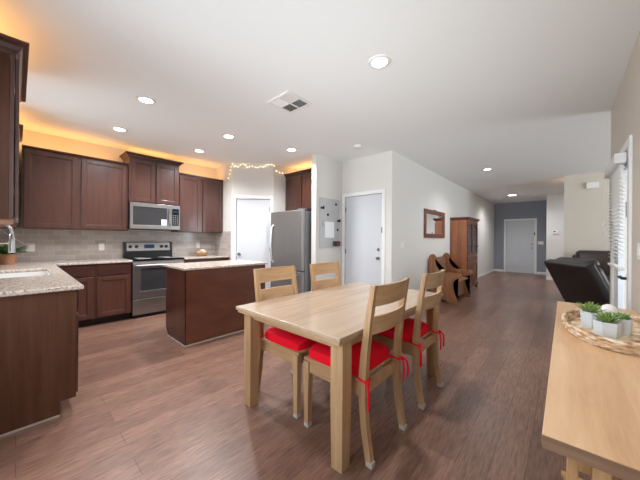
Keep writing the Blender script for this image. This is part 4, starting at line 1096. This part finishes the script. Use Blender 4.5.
# hutch
HX0, HX1, HY0, HY1, HZ = XH+.016, -1.745, 7.28, 8.33, 1.80
t = thing('hutch', 'tall reddish pine hutch with arched glass doors against the hall wall', 'cupboard', ((HX0+HX1)/2, (HY0+HY1)/2, 0))
bm = NB(); box(bm, HX0, HX1-.022, HY0, HY1, 0.10, HZ-.04, 0.003); obj('carcass', bm, M['pine'], t)
bm = NB(); crown(bm, [(HX0, HY0), (HX1, HY0), (HX1, HY1), (HX0, HY1)], [(-.03, HZ-.05), (0.004, HZ-.05), (0.02, HZ-.02), (0.035, HZ), (0.035, HZ+.018), (-.03, HZ+.018)])
box(bm, HX0, HX1-.02, HY0+.02, HY1-.02, HZ-.045, HZ+.016); obj('cornice', bm, M['pine_dark'], t)
def arch_door(y0, y1, z0, z1):
    # rails, stiles and an arched head around a glass pane
    b = NB(); fw = 0.055
    box(b, HX1-.021, HX1, y0, y0+fw, z0, z1, 0.002); box(b, HX1-.021, HX1, y1-fw, y1, z0, z1, 0.002); box(b, HX1-.021, HX1, y0+fw, y1-fw, z0, z0+fw, 0.002)
    n = 12; r = (y1-y0)/2-fw; yc = (y0+y1)/2; zc_ = z1-fw-r*0.6
    for k in range(n):
        a0, a1 = PI*k/n, PI*(k+1)/n
        p0 = (yc-r*math.cos(a0), zc_+r*0.6*math.sin(a0)); p1 = (yc-r*math.cos(a1), zc_+r*0.6*math.sin(a1))
        prism(b, [p0, p1, (p1[0], z1), (p0[0], z1)], 'x', HX1-.021, HX1)
    d = obj('door', b, M['pine_dark'], t)
    b = NB(); box(b, HX1-.020, HX1-.014, y0+fw-.003, y1-fw+.003, z0+fw-.003, z1-.02); obj('glass', b, M['dark_window'], d)
    b = NB(); sph(b, (HX1+.012, y1-.03, (z0+z1)/2-.2), 0.014, 0.014, 0.014, 10, 8); obj('knob', b, M['pine_dark'], d, True)
ym = (HY0+HY1)/2
arch_door(HY0+.03, ym-.006, 0.88, HZ-.09); arch_door(ym+.006, HY1-.03, 0.88, HZ-.09)
for a, c in ((HY0+.03, ym-.006), (ym+.006, HY1-.03)):
    b = NB(); box(b, HX1-.021, HX1, a, c, 0.72, 0.85, 0.006); d = obj('drawer', b, M['pine_dark'], t)
    b = NB(); sph(b, (HX1+.012, (a+c)/2, 0.785), 0.014, 0.014, 0.014, 10, 8); obj('knob', b, M['pine'], d, True)
    d = shaker('lower_door', 'X+', HX1-.021, a, c, 0.18, 0.70, t, 0.07, M['pine_dark'])
b = NB(); box(b, HX0, HX1+.012, HY0-.012, HY1+.012, 0.08, 0.14, 0.008); obj('plinth', b, M['pine_dark'], t)
for x in (HX0+.03, HX1-.03):
    for y in (HY0+.04, HY1-.04):
        b = NB(); lathe(b, [(0.03, 0), (0.036, 0.03), (0.03, 0.06), (0.034, 0.08)], (x, y, 0), 14); obj('foot', b, M['pine_dark'], t, True)
# settle
def smooth_pts(pts, n=5):
    """closed Catmull-Rom through pts"""
    out = []; N = len(pts)
    for i in range(N):
        p0, p1, p2, p3 = [Vector(pts[(i+k-1) % N]) for k in range(4)]
        for s in range(n):
            u = s/n; out.append(tuple(0.5*((2*p1)+(p2-p0)*u+(2*p0-5*p1+4*p2-p3)*u*u+(3*p1-p0-3*p2+p3)*u*u*u)))
    return out
PX0 = XH+.03
side = [(PX0+.02, 0.0), (PX0+.02, 0.40), (PX0-.005, 0.70), (PX0-.01, 0.86), (PX0+.03, 0.945), (PX0+.10, 0.955), (PX0+.145, 0.89), (PX0+.135, 0.81), (PX0+.17, 0.70), (PX0+.25, 0.625),
        (PX0+.38, 0.60), (PX0+.53, 0.60), (PX0+.615, 0.58), (PX0+.625, 0.53), (PX0+.56, 0.495), (PX0+.50, 0.45), (PX0+.48, 0.36), (PX0+.51, 0.20), (PX0+.57, 0.06), (PX0+.57, 0.0), (PX0+.44, 0.0), (PX0+.27, 0.05), (PX0+.14, 0.0)]
sp_ = smooth_pts(side, 4); sp_ = [(x, max(0.0, z)) for x, z in sp_]
SY_0, SY_1 = 5.78, 6.72
t = thing('settle_bench', 'brown wooden settle bench with scrolled arms below the mirror', 'bench', (PX0+.27, 6.25, 0))
for y in (SY_0, SY_1-.045):
    b = NB(); prism(b, sp_, 'y', y, y+.045, 0.0); obj('side_panel', b, M['settle'], t)
b = NB(); prism(b, [(PX0+.075, 0.40), (PX0+.10, 0.40), (PX0+.055, 0.88), (PX0+.03, 0.88)], 'y', SY_0+.045, SY_1-.045); obj('back_panel', b, M['settle_dark'], t)
b = NB(); box(b, PX0+.07, PX0+.53, SY_0+.045, SY_1-.045, 0.40, 0.428, 0.005); obj('seat', b, M['settle'], t)
b = NB(); box(b, PX0+.44, PX0+.46, SY_0+.045, SY_1-.045, 0.08, 0.40, 0.003); obj('front_panel', b, M['settle_dark'], t)

# ================================================================== LIVING ROOM
RX, RY, RR = 0.532, 5.63, R(32.3)
t = thing('recliner', 'dark leather recliner seen from behind, leaning back by the wall corner', 'armchair', (RX, RY, 0), RR)
def lbox(cx, cy, cz, sx, sy, sz, ry=0, bev=0.05, seg=4):
    b = NB(); xbox(b, Matrix.Translation((cx, cy, cz)) @ Matrix.Rotation(ry, 4, 'Y'), sx, sy, sz, bev, seg); return b
lean = math.atan2(0.27, 0.55)
obj('base', lbox(0.02, 0, 0.17, 0.70, 0.74, 0.30, 0, 0.03), M['leather'], t, True, True)
obj('seat_pad', lbox(0.12, 0, 0.40, 0.66, 0.56, 0.18, R(-4), 0.07), M['leather'], t, True, True)
obj('backrest', lbox(-0.462, 0, 0.645, 0.12, 0.88, 0.68, -lean, 0.03), M['leather'], t, True, True)
obj('back_cushion', lbox(-0.37, 0, 0.66, 0.16, 0.74, 0.54, -lean, 0.07), M['leather2'], t, True, True)
obj('headrest', lbox(-0.51, 0, 0.93, 0.20, 0.70, 0.13, -lean, 0.06), M['leather2'], t, True, True)
for s in (-1, 1):
    obj('arm', lbox(0.06, s*0.38, 0.42, 0.86, 0.16, 0.34, R(-3), 0.07), M['leather'], t, True, True)
t = thing('sofa', 'brown leather sofa against the tan far wall behind the recliner', 'sofa', (1.15, 7.9, 0))
bm = NB(); box(bm, 0.10, 2.25, 7.45, 8.36, 0.06, 0.42, 0.04, 3); obj('base', bm, M['leather2'], t, True)
bm = NB(); box(bm, 0.12, 2.23, 8.14, 8.36, 0.40, 0.96, 0.06, 3); obj('back_frame', bm, M['leather2'], t, True)
for k in range(2):
    x0 = 0.17 + k*1.0
    bm = NB(); box(bm, x0, x0+.98, 7.96, 8.24, 0.48, 1.06, 0.09, 4); obj('back_cushion', bm, M['leather2'], t, True)
    bm = NB(); box(bm, x0+.1, x0+.90, 7.46, 8.0, 0.40, 0.56, 0.06, 4); obj('seat_cushion', bm, M['leather2'], t, True)
for x0 in (0.06, 2.07):
    bm = NB(); box(bm, x0, x0+.22, 7.44, 8.30, 0.06, 0.66, 0.08, 4); obj('arm', bm, M['leather2'], t, True)
# thermostat and chime
t = thing('thermostat', 'white thermostat on the white wall left of the sofa', 'thermostat', (-0.225, YT, 1.53))
bm = NB(); box(bm, -0.30, -0.16, YT-.022, YT, 1.475, 1.58, 0.006); obj('housing', bm, M['plastic'], t)
bm = NB(); box(bm, -0.28, -0.215, YT-.024, YT-.021, 1.53, 1.565); obj('screen', bm, plain('lcd_grey', srgb(70, 76, 74), 0.3), t)
t = thing('door_chime', 'rectangular white door chime box high on the tan wall', 'chime', (0.44, YL, 2.48))
bm = NB(); box(bm, 0.345, 0.54, YL-.05, YL, 2.405, 2.54, 0.006); obj('housing', bm, M['plastic'], t)
# blind on the patio door
BX = 0.312
t = thing('window_blind', 'white slatted blind half lowered on the patio door', 'blind', (XR-.03, 3.82, 1.97))
bm = NB(); box(bm, BX, XR-.001, 3.425, 4.20, 1.925, 2.010, 0.004); obj('headrail', bm, M['plastic'], t)
bm = NB()
z = 1.90; k = 0
while z > 1.05:
    Mx = Matrix.Translation((XR-.024, 3.8125, z)) @ Matrix.Rotation(R(30), 4, 'Y')
    xbox(bm, Mx, 0.042, 0.755, 0.003); z -= 0.034; k += 1
obj('slats', bm, M['plastic'], t)
bm = NB(); Mx = Matrix.Translation((XR-.024, 3.8125, 1.02)); xbox(bm, Mx, 0.044, 0.765, 0.022, 0.004); obj('bottom_rail', bm, M['plastic'], t)
for y in (3.52, 4.10):
    b = NB(); tube(b, [(XR-.024, y, 1.93), (XR-.024, y, 1.02)], 0.0018, 5); obj('ladder_cord', b, M['plastic'], t)
b = NB(); tube(b, [(BX+.004, 4.17, 1.93), (BX-.002, 4.175, 1.6), (BX-.002, 4.175, 1.36)], 0.002, 5); sph(b, (BX-.002, 4.175, 1.345), 0.013, 0.013, 0.02, 10, 8); sph(b, (BX-.002, 4.175, 1.43), 0.012, 0.012, 0.018, 10, 8); obj('pull_cord', b, M['plastic'], t)
